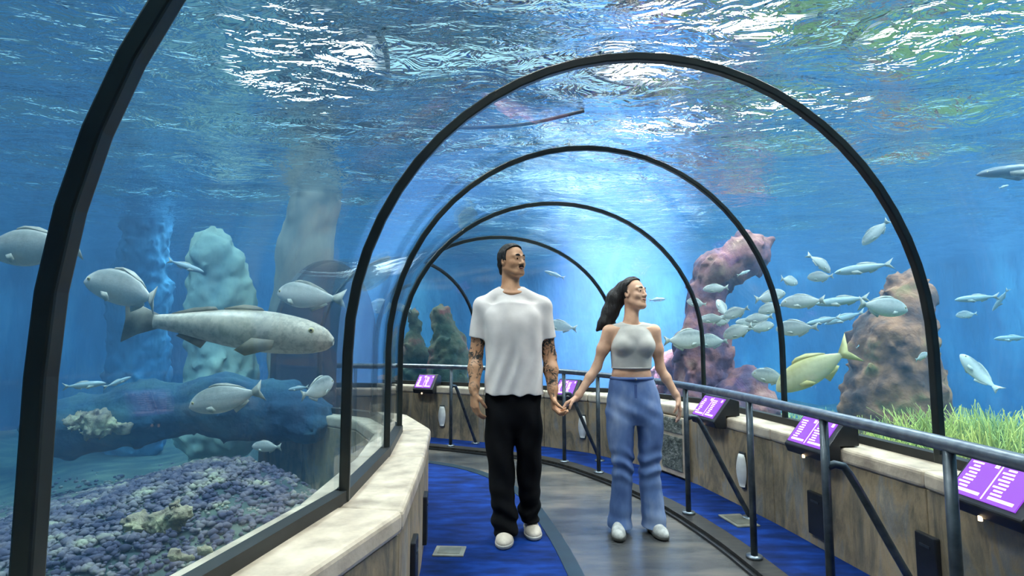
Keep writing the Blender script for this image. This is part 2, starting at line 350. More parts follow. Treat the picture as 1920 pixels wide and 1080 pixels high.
# ------------------------------------------------------------------ signed-distance modeller (numpy surface nets)
_nd = rng.normal(size=(24, 3)); _nd /= np.linalg.norm(_nd, axis=1)[:, None]; _np = rng.uniform(0, 6.28, 24)
def snoise(X, Y, Z, freq, n=8, seed=0):
    s = 0
    for k in range(n):
        d = _nd[(k + seed) % 24]; fr = freq * (.7 + .6 * ((k * 7 + seed) % 5) / 4)
        s = s + np.sin(fr * (d[0] * X + d[1] * Y + d[2] * Z) + _np[(k + seed * 3) % 24] + 1.3 * np.sin(.6 * fr * (d[2] * X - d[0] * Y + d[1] * Z)))
    return s / n
class SDF:
    def __init__(s, lo, hi, h):
        s.lo = np.array(lo, float); s.h = h; s.n = np.ceil((np.array(hi) - s.lo) / h).astype(int) + 1
        s.F = np.full(s.n, .1, np.float32); s.ax = [(s.lo[k] + h * np.arange(s.n[k])).astype(np.float32) for k in range(3)]
    def sub(s, lo, hi):
        sl = []
        for k in range(3):
            a = int(max(0, math.floor((lo[k] - s.lo[k]) / s.h))); b = int(min(s.n[k], math.ceil((hi[k] - s.lo[k]) / s.h) + 1)); sl.append(slice(a, max(a, b)))
        sl = tuple(sl)
        return sl, s.ax[0][sl[0]][:, None, None], s.ax[1][sl[1]][None, :, None], s.ax[2][sl[2]][None, None, :]
    def mix(s, sl, d, k, op):
        A = s.F[sl]
        if A.size == 0: return
        if op == 'add':
            if k <= 0: s.F[sl] = np.minimum(A, d); return
            h = np.clip(.5 + .5 * (A - d) / k, 0, 1); s.F[sl] = A * (1 - h) + d * h - k * h * (1 - h)
        elif op == 'sub':
            if k <= 0: s.F[sl] = np.maximum(A, -d); return
            h = np.clip(.5 - .5 * (A + d) / k, 0, 1); s.F[sl] = A * (1 - h) - d * h + k * h * (1 - h)
    def cone(s, a, b, ra, rb, k=.02, op='add'):
        a, b = np.array(a, float), np.array(b, float); mg = max(ra, rb) + k + .03
        sl, X, Y, Z = s.sub(np.minimum(a, b) - mg, np.maximum(a, b) + mg); ab = b - a; L2 = max(ab @ ab, 1e-9)
        t = np.clip(((X - a[0]) * ab[0] + (Y - a[1]) * ab[1] + (Z - a[2]) * ab[2]) / L2, 0, 1)
        d = np.sqrt((X - a[0] - t * ab[0]) ** 2 + (Y - a[1] - t * ab[1]) ** 2 + (Z - a[2] - t * ab[2]) ** 2) - (ra + t * (rb - ra))
        s.mix(sl, d, k, op); return s
    def chain(s, pts, rs, k=.02):
        for i in range(len(pts) - 1): s.cone(pts[i], pts[i + 1], rs[i], rs[i + 1], k)
        return s
    def ell(s, c, r, k=.02, op='add', R=None):
        """ellipsoid; R: 3x3 rows = local axes in world"""
        c, r = np.array(c, float), np.array(r, float); mg = max(r) + k + .03
        sl, X, Y, Z = s.sub(c - mg, c + mg); x, y, z = X - c[0], Y - c[1], Z - c[2]
        if R is not None: x, y, z = (R[0][0] * x + R[0][1] * y + R[0][2] * z), (R[1][0] * x + R[1][1] * y + R[1][2] * z), (R[2][0] * x + R[2][1] * y + R[2][2] * z)
        k0 = np.sqrt((x / r[0]) ** 2 + (y / r[1]) ** 2 + (z / r[2]) ** 2); k1 = np.sqrt((x / r[0] ** 2) ** 2 + (y / r[1] ** 2) ** 2 + (z / r[2] ** 2) ** 2) + 1e-6
        s.mix(sl, k0 * (k0 - 1) / k1, k, op); return s
    def loft(s, lev, k=.02, op='add', pw=2.3):
        """levels (z, cx, cy, rx, ry), super-elliptic slices"""
        lev = sorted(lev); A = np.array(lev, float)
        if len(A) > 2:                    # smooth the sections (Catmull-Rom along z)
            Q = np.vstack([2 * A[0] - A[1], A, 2 * A[-1] - A[-2]]); D = []
            for i in range(1, len(Q) - 2):
                a_, b_, c_, d_ = Q[i - 1:i + 3]
                for t_ in np.linspace(0, 1, 8, endpoint=False): D.append(.5 * (2 * b_ + (c_ - a_) * t_ + (2 * a_ - 5 * b_ + 4 * c_ - d_) * t_ ** 2 + (3 * b_ - a_ - 3 * c_ + d_) * t_ ** 3))
            D.append(A[-1]); D = np.array(D); D[:, 0] = np.maximum.accumulate(D[:, 0] + np.arange(len(D)) * 1e-7); D[:, 3:] = np.maximum(D[:, 3:], .01); A = D
        zc = A[:, 0]; mr = A[:, 3:].max() + k + .03
        sl, X, Y, Z = s.sub((A[:, 1].min() - mr, A[:, 2].min() - mr, zc[0] - k - .03), (A[:, 1].max() + mr, A[:, 2].max() + mr, zc[-1] + k + .03))
        z = Z.ravel(); zz = np.clip(z, zc[0], zc[-1])
        # smooth interpolation
        def ip(c): 
            return np.interp(zz, zc, A[:, c])[None, None, :]
        cx_, cy_, rx, ry = ip(1), ip(2), ip(3), ip(4)
        q = (np.abs((X - cx_) / rx) ** pw + np.abs((Y - cy_) / ry) ** pw) ** (1 / pw)
        d = (q - 1) * np.minimum(rx, ry)
        dz = np.maximum(zc[0] - Z, Z - zc[-1]); d = np.where(dz > 0, np.sqrt(np.maximum(d, 0) ** 2 + dz ** 2), d)
        s.mix(sl, d, k, op); return s
    def grid(s): return s.ax[0][:, None, None], s.ax[1][None, :, None], s.ax[2][None, None, :]
    def cut(s, n, p):                   # keep the side where (x-p).n < 0
        X, Y, Z = s.grid(); n = np.array(n, float); n /= np.linalg.norm(n)
        s.F = np.maximum(s.F, ((X - p[0]) * n[0] + (Y - p[1]) * n[1] + (Z - p[2]) * n[2]).astype(np.float32)); return s
    def wob(s, freq, amp, seed=0, st=(1, 1, 1), n=6):
        X, Y, Z = s.grid(); band = np.abs(s.F) < .08
        ix = np.nonzero(band); x, y, z = s.ax[0][ix[0]], s.ax[1][ix[1]], s.ax[2][ix[2]]
        s.F[ix] += amp * snoise(x * st[0], y * st[1], z * st[2], freq, n, seed); return s
    def fn(s, f):                       # add f(x,y,z) near the surface
        ix = np.nonzero(np.abs(s.F) < .08); x, y, z = s.ax[0][ix[0]], s.ax[1][ix[1]], s.ax[2][ix[2]]
        s.F[ix] += f(x, y, z).astype(np.float32); return s
    def mesh(s):
        Fp = np.pad(s.F, 1, constant_values=.1); I = Fp < 0
        nx, ny, nz = Fp.shape
        cnt = np.zeros((nx - 1, ny - 1, nz - 1), np.int8)
        for a in (0, 1):
            for b in (0, 1):
                for c in (0, 1): cnt += I[a:nx - 1 + a, b:ny - 1 + b, c:nz - 1 + c]
        act = (cnt > 0) & (cnt < 8); cells = np.argwhere(act); idx = np.full(act.shape, -1, np.int32); idx[act] = np.arange(len(cells))
        acc = np.zeros((len(cells), 3)); m = np.zeros(len(cells))
        cor = [(a, b, c) for a in (0, 1) for b in (0, 1) for c in (0, 1)]
        val = {q: Fp[cells[:, 0] + q[0], cells[:, 1] + q[1], cells[:, 2] + q[2]] for q in cor}
        for p in cor:
            for axn in range(3):
                if p[axn] == 0:
                    q = list(p); q[axn] = 1; q = tuple(q); a, b = val[p], val[q]; cr = (a < 0) != (b < 0)
                    t = np.where(cr, a / np.where(cr, a - b, 1), 0); pt = np.tile(np.array(p, float), (len(cells), 1)); pt[:, axn] += t
                    acc[cr] += pt[cr]; m[cr] += 1
        V = (cells + acc / m[:, None] - 1) * s.h + s.lo
        quads = []
        for axn in range(3):
            sl0 = [slice(None)] * 3; sl1 = [slice(None)] * 3; sl0[axn] = slice(0, -1); sl1[axn] = slice(1, None)
            a, b = I[tuple(sl0)], I[tuple(sl1)]; e = np.argwhere(a != b); e = e[(e[:, (axn + 1) % 3] > 0) & (e[:, (axn + 2) % 3] > 0)]
            u, v = (axn + 1) % 3, (axn + 2) % 3
            e0 = e.copy(); e1 = e.copy(); e1[:, u] -= 1; e2 = e1.copy(); e2[:, v] -= 1; e3 = e.copy(); e3[:, v] -= 1
            g = lambda q: idx[q[:, 0], q[:, 1], q[:, 2]]
            qd = np.stack([g(e0), g(e1), g(e2), g(e3)], 1); ins = a[e[:, 0], e[:, 1], e[:, 2]]
            qd[~ins] = qd[~ins][:, ::-1]; quads.append(qd)
        return V, np.vstack(quads)
    def build(s, name, mat, parent=None, origin=(0, 0, 0), porigin=None):
        V, Q = s.mesh(); o = np.array(origin, float)
        if parent is None: return mesh(name, V, Q, mat, None, True, origin=o)
        return mesh(name, V - (np.array(porigin) if porigin is not None else o), Q, mat, parent, True)

# ------------------------------------------------------------------ tank floor (uneven) and reef
def height(x, y):
    z = -.35 + .10 * np.sin(1.3 * x + .4) * np.cos(.9 * y) + .05 * np.sin(3.1 * x + 1.7 * y)
    # reef bank rising in the left half
    z = z + .62 * np.exp(-((x + 2.6) / 1.5) ** 2 - ((y - 4.3) / 1.9) ** 2) + .25 * np.exp(-((x + 3.6) / 1.3) ** 2 - ((y - 2.0) / 1.0) ** 2)
    z = z + .35 * np.exp(-((x - 7) / 3) ** 2 - ((y - 4) / 3) ** 2) + .40 * np.exp(-((x - 3.7) / 1.3) ** 2 - ((y - 4.8) / 1.3) ** 2)
    tun = 1.0
    return z
gx = np.linspace(TX0, TX1, 150); gy = np.linspace(TY0, TY1, 160); GX, GY = np.meshgrid(gx, gy, indexing='ij')
GZ = height(GX, GY) + .03 * snoise(GX, GY, 0 * GX, 9, 8) + .05 * snoise(GX, GY, 0 * GX, 3, 8, 3)
from_ = np.array(RL), np.array(RR)
ctr = resample((from_[0] + from_[1]) / 2, 60)
dmin = np.min(np.sqrt((GX[..., None] - ctr[:, 0]) ** 2 + (GY[..., None] - ctr[:, 1]) ** 2), -1)
GZ = np.where(dmin < 1.62, np.minimum(GZ, -.30), GZ)
ix = np.arange(150 * 160).reshape(150, 160)
q = np.stack([ix[:-1, :-1], ix[1:, :-1], ix[1:, 1:], ix[:-1, 1:]], -1).reshape(-1, 4)
tf = mesh('floor_tank', np.stack([GX, GY, GZ], -1).reshape(-1, 3), q, M_sand, None, True); tag(tf, 'uneven sandy bed of the tank', 'tank floor', kind='structure')
def ground(x, y): return float(height(np.array(x), np.array(y)))

M_reef = pm('reef_rubble', [srgb(44, 42, 66), srgb(92, 80, 100), srgb(140, 122, 124), srgb(196, 182, 150)], 5, .85, detail=5)
ico = [(0, 0, 1), (.894, 0, .447), (.276, .851, .447), (-.724, .526, .447), (-.724, -.526, .447), (.276, -.851, .447), (.724, .526, -.447), (-.276, .851, -.447), (-.894, 0, -.447), (-.276, -.851, -.447), (.724, -.526, -.447), (0, 0, -1)]
icf = [(0, 1, 2), (0, 2, 3), (0, 3, 4), (0, 4, 5), (0, 5, 1), (1, 6, 2), (2, 7, 3), (3, 8, 4), (4, 9, 5), (5, 10, 1), (2, 6, 7), (3, 7, 8), (4, 8, 9), (5, 9, 10), (1, 10, 6), (11, 7, 6), (11, 8, 7), (11, 9, 8), (11, 10, 9), (11, 6, 10)]
ICO = np.array(ico); ICF = np.array(icf)
def rubble(name, n, cx_, cy_, sx, sy, r0, r1, mat, lab, seed):
    g = np.random.default_rng(seed); x = g.normal(cx_, sx, n); y = g.normal(cy_, sy, n); r = g.uniform(r0, r1, n) * g.uniform(.5, 1, n)
    dm = np.min(np.sqrt((x[:, None] - ctr[:, 0]) ** 2 + (y[:, None] - ctr[:, 1]) ** 2), -1); ok = (dm > 1.72) & (x > TX0 + .2) & (y < TY1 - .2); x, y, r = x[ok], y[ok], r[ok]; n = len(x)
    z = height(x, y) + r * .3
    V = (ICO[None] * (r[:, None, None] * g.uniform(.6, 1.25, (n, 12, 1))) * np.array([1, 1, .75]) + np.stack([x, y, z], 1)[:, None]).reshape(-1, 3)
    Q = (ICF[None] + 12 * np.arange(n)[:, None, None]).reshape(-1, 3)
    o = mesh(name, V, Q, mat, None, True); return tag(o, lab, 'rubble', kind='stuff')
rubble('reef_rubble', 13000, -2.5, 3.9, .9, 1.3, .008, .038, M_reef, 'bank of mauve and cream coral rubble below the near glass', 3)
rubble('reef_rubble', 5000, -3.2, 1.9, 1.1, .8, .008, .036, M_reef, 'scattered reef rubble on the bed beside the nearest rib', 5)
rubble('reef_rubble', 1600, 3.9, 6.4, 1.0, 1.0, .03, .12, M_reef, 'rubble round the foot of the tall rock pillar', 9)

M_rockp = pm('purple_rock', [srgb(60, 52, 84), srgb(112, 84, 110), srgb(178, 116, 112), srgb(212, 160, 140)], 2.6, .85, bmp=.6, detail=6, bdist=.05)
M_rockb = pm('brown_rock', [srgb(40, 36, 36), srgb(110, 76, 60), srgb(190, 130, 92), srgb(128, 132, 70)], 2.4, .9, bmp=.6, detail=6, bdist=.05)
M_rockd = pm('dark_rock', [srgb(18, 34, 30), srgb(40, 62, 44), srgb(84, 80, 56), srgb(150, 60, 66)], 2.2, .9, bmp=.6, detail=6, bdist=.05)
M_pale = pm('pale_rock', [srgb(130, 160, 160), srgb(176, 198, 184), srgb(206, 218, 190)], 1.6, .9, bmp=.5, detail=6, bdist=.05, stretch=(1, 1, .5))
M_grey = pm('reflection_grey', [srgb(120, 124, 120), srgb(170, 164, 150), srgb(200, 190, 172)], 2.0, .8, bmp=.3, detail=6, stretch=(1, 1, .3))  # tone of a reflection in the pane, given to a solid column
M_rockn = pm('hazed_navy_rock', [srgb(20, 52, 78), srgb(36, 78, 104), srgb(70, 108, 116)], 2.4, .9, bmp=.6, detail=6, bdist=.05)  # blue water haze put into the rock colour
def rock(name, pts, rs, mat, lab, h=.036, amp=.11, freq=6.5, k=.12, cat='rock', seed=0, down=True, flat=None):
    P = [np.array(p, float) for p in pts]; mr = max(rs) + .25
    lo = np.min(P, 0) - mr; hi = np.max(P, 0) + mr
    if down: lo[2] = min(lo[2], -.6)
    s = SDF(lo, hi, h); s.F[:] = .5
    for i in range(len(P) - 1): s.cone(P[i], P[i + 1], rs[i], rs[i + 1], k)
    s.F = np.minimum(s.F, .5); 
    ix_ = np.nonzero(s.F < .35); x, y, z = s.ax[0][ix_[0]], s.ax[1][ix_[1]], s.ax[2][ix_[2]]
    s.F[ix_] += amp * snoise(x, y, z, freq, 8, seed) + amp * .5 * (1 - 2 * np.abs(snoise(x, y, z, freq * 2.3, 6, seed + 5))) + amp * .38 * (1 - 2 * np.abs(snoise(x, y, z, freq * 4.6, 6, seed + 9)))
    base = np.array([P[0][0], P[0][1], min(p[2] for p in P)])
    s.cut((0, 0, 1), (0, 0, SURF + .06)); return tag(s.build(name, mat, None, base), lab, cat)
def px(u, v, Y): return at(u, v, Y)
# right side: tall pillar with a narrow head
Yp = 6.0
rock('rock_pillar', [px(1690, 900, Yp), px(1680, 740, Yp), px(1672, 640, Yp), px(1700, 560, Yp), px(1712, 500, Yp)], [.62, .50, .42, .26, .13], M_rockb, 'tall brown rock pillar with a narrow head beside the large arch rib', seed=1)
Ya = 7.2
rock('rock_overhang', [px(1330, 790, Ya), px(1315, 660, Ya), px(1322, 560, Ya), px(1350, 505, Ya), px(1400, 475, Ya), px(1446, 448, Ya)], [.52, .36, .26, .33, .30, .12], M_rockp, 'leaning pinkish rock outcrop that overhangs the fish school', seed=4)
rock('reef_rock', [px(1395, 760, 6.6), px(1400, 715, 6.6)], [.42, .26], M_rockp, 'low purple reef rock behind the screen nearest the woman', seed=6)
rock('reef_rock', [px(1265, 770, 8.0), px(1262, 690, 8.0)], [.5, .36], M_rockp, 'purple reef rock beside the free arm of the woman', seed=8)
# behind the far wall
rock('rock_stack', [px(785, 760, 9.4), px(782, 660, 9.4), px(774, 590, 9.4)], [.36, .24, .13], M_rockd, 'slim dark rock stack with a red top behind the far wall', seed=2)
rock('rock_stack', [px(842, 770, 9.0), px(840, 660, 9.0), px(826, 592, 9.0)], [.42, .34, .2], M_rockd, 'broad dark rock stack with red edges next to the standing man', seed=3)
rock('reef_rock', [px(690, 780, 9.6), px(720, 740, 9.8), px(760, 730, 9.8)], [.4, .34, .3], M_rockb, 'low dark reef rock seen past the end of the pale wall', seed=11)
# left side: far pale pillars, and a column standing in for a pane reflection
rock('rock_column', [px(412, 800, 6.4), px(412, 560, 6.4), px(408, 500, 6.4), px(405, 462, 6.4)], [.46, .36, .32, .24], M_pale, 'pale blunt rock column behind the big speckled fish', seed=12, amp=.08)
rock('rock_column', [px(250, 820, 8.2), px(262, 560, 8.2), px(275, 420, 8.2), px(282, 370, 8.2)], [.45, .40, .34, .3], M_tank, 'tall blue rock column in the haze behind the pale fish', seed=14, amp=.08)
rock('reflection_column', [px(556, 780, 6.6), px(560, 600, 6.6), px(572, 480, 6.6), px(590, 380, 6.6)], [.33, .33, .31, .30], M_grey, 'grey leaning column standing in for a pane reflection behind the large arch rib', seed=15, amp=.035, freq=4)  # reflection in the pane shaped as a solid column
M_coral = pm('cream_coral', [srgb(96, 84, 84), srgb(160, 142, 116), srgb(222, 206, 160)], 9, .85, bmp=.8, detail=6)
rock('reef_ledge', [px(125, 792, 4.62), px(185, 792, 4.66), px(235, 806, 4.7)], [.07, .12, .07], M_coral, 'small cream coral ledge low behind the nearest rib', h=.015, amp=.06, freq=24, k=.05, seed=16)
rock('coral_mound', [px(250, 985, 2.9), px(330, 965, 2.9)], [.05, .07], M_coral, 'cream coral mound at the foot of the near glass', h=.011, amp=.045, freq=34, k=.05, seed=17)
rock('coral_mound', [px(330, 1045, 2.6), px(390, 1035, 2.6)], [.04, .05], M_coral, 'coral mound nearest the black glazing channel', h=.011, amp=.04, freq=36, k=.05, seed=18)

rock('reef_shelf', [px(110, 800, 4.9), px(260, 775, 5.0), px(420, 760, 5.0), px(520, 765, 5.0), px(590, 790, 4.9)], [.26, .28, .27, .26, .22], M_rockn, 'long dark blue reef shelf under the big speckled fish', h=.04, amp=.07, freq=8, seed=19)

hp_ = spline([px(846, 240, 3.78), px(900, 239, 3.8), px(990, 232, 3.84), px(1095, 208, 3.86)], 40)
o = MB().tube(hp_ - hp_[0], .013, 8).build('hose', M_frame, None, True, hp_[0]); tag(o, 'dark hose hanging in the water under the top of the large arch', 'hose')

# seagrass on the right
M_grass = pm('seagrass', [srgb(110, 140, 70), srgb(186, 192, 84), srgb(236, 222, 110)], 3, .7)
def seagrass(n, x0, x1, y0, y1, hmax, lab, seed):
    g = np.random.default_rng(seed); V = []; Q = []
    for _ in range(n):
        x, y = g.uniform(x0, x1), g.uniform(y0, y1)
        if np.min(np.hypot(x - ctr[:, 0], y - ctr[:, 1])) < 1.75: continue
        z = ground(x, y) - .03; a = g.uniform(0, 6.28); wd = g.uniform(.008, .018); hh = hmax * g.uniform(.5, 1); ln = g.normal(0, .12, 2); b = len(V)
        for k in range(4):
            t = k / 3; c = np.array([x + ln[0] * t * t, y + ln[1] * t * t, z + hh * t]); w_ = wd * (1 - t * .85)
            V += [c - w_ * np.array([math.cos(a), math.sin(a), 0]), c + w_ * np.array([math.cos(a), math.sin(a), 0])]
        Q += [(b + 2 * k, b + 2 * k + 1, b + 2 * k + 3, b + 2 * k + 2) for k in range(3)]
    o = mesh('seagrass', V, np.array(Q), M_grass, None, True); so = o.modifiers.new('thick', 'SOLIDIFY'); so.thickness = .003
    return tag(o, lab, 'seagrass', kind='stuff')
seagrass(6500, 2.4, 6.6, 3.4, 6.6, .56, 'yellow green seagrass meadow behind the right wall', 21)
seagrass(1500, 2.5, 4.6, 6.0, 8.6, .6, 'green seagrass between the reef rock and the tall pillar', 22)

# ------------------------------------------------------------------ water surface and water body
NX, NY = 420, 460
wx = np.linspace(TX0, TX1, NX); wy = np.linspace(TY0, TY1, NY); WX, WY = np.meshgrid(wx, wy, indexing='ij'); WZ = np.zeros_like(WX)
gw = np.random.default_rng(31)
for k in range(46):
    lam = gw.uniform(.28, 1.5); th = gw.normal(math.pi / 2, .75); kk = 2 * math.pi / lam
    amp = .0046 * lam ** .9 * gw.uniform(.5, 1.2)
    ph = kk * (WX * math.cos(th) + WY * math.sin(th)) + gw.uniform(0, 6.28) + .7 * np.sin(.8 * WX + gw.uniform(0, 6)) * np.cos(.7 * WY + gw.uniform(0, 6))
    WZ += amp * np.sin(ph)
ix = np.arange(NX * NY).reshape(NX, NY); q = np.stack([ix[:-1, :-1], ix[1:, :-1], ix[1:, 1:], ix[:-1, 1:]], -1).reshape(-1, 4)
def surfmat():
    m = bpy.data.materials.new('water_surface'); m.use_nodes = True; nt = m.node_tree; N = nt.nodes; L = nt.links; N.clear()
    out = N.new('ShaderNodeOutputMaterial'); mix = N.new('ShaderNodeMixShader'); tr = N.new('ShaderNodeBsdfTransparent'); gl = N.new('ShaderNodeBsdfGlossy'); fr = N.new('ShaderNodeFresnel')
    tr.inputs[0].default_value = (.98, 1, 1, 1); gl.inputs['Roughness'].default_value = .04; gl.inputs['Color'].default_value = (.95, .98, 1, 1); fr.inputs[0].default_value = 1.33
    v = coords(nt, (3.4, 6, 1)); n = noise(nt, v, 1.6, 3, .6, .8); b = N.new('ShaderNodeBump'); b.inputs['Strength'].default_value = .9; b.inputs['Distance'].default_value = .038
    L.new(n, b.inputs['Height']); L.new(b.outputs[0], gl.inputs['Normal']); L.new(b.outputs[0], fr.inputs['Normal'])
    L.new(fr.outputs[0], mix.inputs[0]); L.new(tr.outputs[0], mix.inputs[1]); L.new(gl.outputs[0], mix.inputs[2]); L.new(mix.outputs[0], out.inputs[0])
    return m
ws = mesh('water_surface', np.stack([WX, WY, SURF + WZ], -1).reshape(-1, 3), q, surfmat(), None, True); tag(ws, 'rippled water surface seen from below', 'water', kind='structure')

def watermat():
    m = bpy.data.materials.new('tank_water'); m.use_nodes = True; nt = m.node_tree; N = nt.nodes; L = nt.links; N.clear()
    out = N.new('ShaderNodeOutputMaterial'); ad = N.new('ShaderNodeAddShader'); sc = N.new('ShaderNodeVolumeScatter'); ab = N.new('ShaderNodeVolumeAbsorption')
    sc.inputs['Color'].default_value = (.26, .56, 1, 1); sc.inputs['Density'].default_value = .045; sc.inputs['Anisotropy'].default_value = .15
    ab.inputs['Color'].default_value = (.0, .62, .92, 1); ab.inputs['Density'].default_value = .16
    L.new(sc.outputs[0], ad.inputs[0]); L.new(ab.outputs[0], ad.inputs[1]); L.new(ad.outputs[0], out.inputs['Volume'])
    return m
V = []; Q = []
x0, x1, y0, y1, z0, z1 = TX0 - .05, TX1 + .05, TY0 - .05, TY1 + .05, TZ0, SURF + .12
V += [(x, y, z) for x in (x0, x1) for y in (y0, y1) for z in (z0, z1)]
Q += [(0, 1, 3, 2), (4, 6, 7, 5), (0, 4, 5, 1), (2, 3, 7, 6), (0, 2, 6, 4), (1, 5, 7, 3)]
b0 = len(V); n = len(profile(0)); CV = []; CQ = []
for i in range(NS): CV += [tuple(p) for p in profile(i, .04, -.14)]
for i in range(NS - 1):
    for k in range(n):
        k2 = (k + 1) % n; CQ.append((i * n + k, i * n + k2, (i + 1) * n + k2, (i + 1) * n + k))
CQ += [tuple(range(n))[::-1], tuple((NS - 1) * n + k for k in range(n))]
def svol(V_, Q_):
    V_ = np.array(V_); s_ = 0
    for f in Q_:
        for k in range(1, len(f) - 1): s_ += np.dot(V_[f[0]], np.cross(V_[f[k]], V_[f[k + 1]]))
    return s_
if svol(V, Q) < 0: Q = [f[::-1] for f in Q]
if svol(CV, CQ) > 0: CQ = [f[::-1] for f in CQ]
wb = mesh('water_body', V + CV, Q + [tuple(k + b0 for k in f) for f in CQ], watermat()); tag(wb, 'blue water filling the tank around the tunnel', 'water', kind='structure')

# ------------------------------------------------------------------ handrail
RAILZ = .935
cR = offset(cBR, .10)
hr = empty('handrail', (cR[30][0], cR[30][1], 0)); horg = np.array([cR[30][0], cR[30][1], 0])
tag(hr, 'grey tubular steel handrail with posts along the moving walkway', 'handrail')
MB().tube(np.c_[resample(cR, 110), np.full(110, RAILZ)] - horg, .026, 12).build('top_rail', M_steel, hr, True)
def rail_at(Yq, xmin=-9):
    k = np.argmin(np.abs(cR[:, 1] - Yq) + (cR[:, 0] < xmin) * 9); return k
dense = resample(cR, 900); tg = np.gradient(dense, axis=0); tg /= np.linalg.norm(tg, axis=1)[:, None]
posts = []
for Yq, brace in ((.75, False), (1.92, False), (2.62, True), (3.32, False), (4.12, True), (5.30, False), (5.75, True), (6.12, False), (6.55, True), (6.9, False)):
    k = int(np.argmin(np.abs(dense[:, 1] - Yq))); p = dense[k]; t = tg[k]; nr = np.array([t[1], -t[0]])    # nr points to the outer wall
    po = MB().tube([np.r_[p, .02] - horg, np.r_[p, RAILZ - .01] - horg], .019, 10).build('post', M_dsteel, hr, True)
    MB().tube([np.r_[p, .034] - horg, np.r_[p, .05] - horg], .045, 14).build('base_collar', M_steel, po, True)
    if brace:
        a = p + t * .0; e = p + nr * .42 - t * .10
        e2 = p + nr * .10 - t * .02
        pts = spline([np.r_[a, .70], np.r_[p + nr * .05 - t * .01, .715], np.r_[e2, .67], np.r_[p + nr * .25 - t * .06, .36], np.r_[e, .02]], 22)
        br = MB().tube(pts - horg, .018, 9).build('brace', M_dsteel, hr, True)
        MB().tube([np.r_[e, .0] - horg, np.r_[e, .014] - horg], .05, 14).build('base_collar', M_steel, br, True)

# ------------------------------------------------------------------ screens on the wall
cWd = resample(WR, 1200); wt = np.gradient(cWd, axis=0); wt /= np.linalg.norm(wt, axis=1)[:, None]
def wall_pt(u_over):                    # point of the right wall seen under the ratio X/Y
    k = int(np.argmin(np.abs(cWd[:, 0] / np.maximum(cWd[:, 1], .3) - u_over) + (cWd[:, 1] < .8) * 9)); return cWd[k], wt[k]
def screen_console(ratio, ln, lab, twist=0, sc=1.0):
    p, t = wall_pt(ratio); ang = math.atan2(t[1], t[0]) + twist
    root = empty('screen_console', (p[0], p[1], 0), ang); tag(root, lab, 'info screen', 'purple information screens on the wall')
    # local x along the wall, +y away from walkway (left normal is walkway for heading north => walkway = +y)
    yz = [(-.10, .656), (-.10, .775), (-.02, .80), (.135, .615), (.115, .565), (.022, .558), (.022, .656)]
    h2 = ln / 2
    body = MB().prism([np.array([0, y, z]) for y, z in yz], np.array([-h2 - .03, 0, 0]), np.array([h2, 0, 0])).build('housing', M_black, root); bevel(body, .008, 2)
    a, b = np.array([-.015, .797]), np.array([.130, .624]); d = (b - a); nrm_ = np.array([-d[1], d[0]]); nrm_ /= np.linalg.norm(nrm_)
    if nrm_[0] < 0: nrm_ = -nrm_
    def on(s_, w_, off):                # s along slope 0..1, w along x
        q_ = a + d * s_ + nrm_ * off; return np.array([w_, q_[0], q_[1]])
    def plate(s0, s1, w0, w1, o0, o1):
        c_ = [on(s0, w0, o1), on(s0, w1, o1), on(s1, w1, o1), on(s1, w0, o1), on(s0, w0, o0), on(s0, w1, o0), on(s1, w1, o0), on(s1, w0, o0)]
        return c_, [(0, 1, 2, 3), (7, 6, 5, 4), (0, 4, 5, 1), (1, 5, 6, 2), (2, 6, 7, 3), (3, 7, 4, 0)]
    w0, w1 = -h2 + .01, h2 - .02
    scn = MB().add(*plate(.07, .93, w0, w1, -.002, .004)).build('screen', M_screen, root)
    tx = MB(); wd = w1 - w0
    tx.add(*plate(.1, .9, w0 + wd * .49, w0 + wd * .505, .003, .0055))
    g = random.Random(int(ratio * 1000))
    for blk in (0, 1):
        x0_ = w0 + wd * (.02 + .5 * blk)
        tx.add(*plate(.14, .24, x0_ + wd * .02, x0_ + wd * .08, .003, .0055))
        for r_ in range(8):
            s0 = .20 + r_ * .075; l0 = g.uniform(.24, .28); l1 = g.uniform(.36, .44)
            tx.add(*plate(s0, s0 + .036, x0_ + wd * l0, x0_ + wd * l1, .003, .0055))
        tx.add(*plate(.80, .86, x0_ + wd * .04, x0_ + wd * .40, .003, .0055))
    tag(tx.build('screen_text', M_text, scn), kind='stuff')
    MB().tube([np.array([0, .12, .575]), np.array([0, .12, .556])], .008, 8).build('indicator_lamp', emat_led, root, True)
    return root
emat_led = emat('warm_led', (1, .72, .4), 4)
screen_console(.862, .34, 'purple information screen nearest the viewer at the right end of the wall')
screen_console(.540, .34, 'purple information screen behind the middle handrail posts')
screen_console(.357, .34, 'purple information screen beside the free hand of the woman')
screen_console(.100, .26, 'small pink screen between the joined hands of the couple')
screen_console(-.150, .26, 'small pink screen on the far wall left of the man')

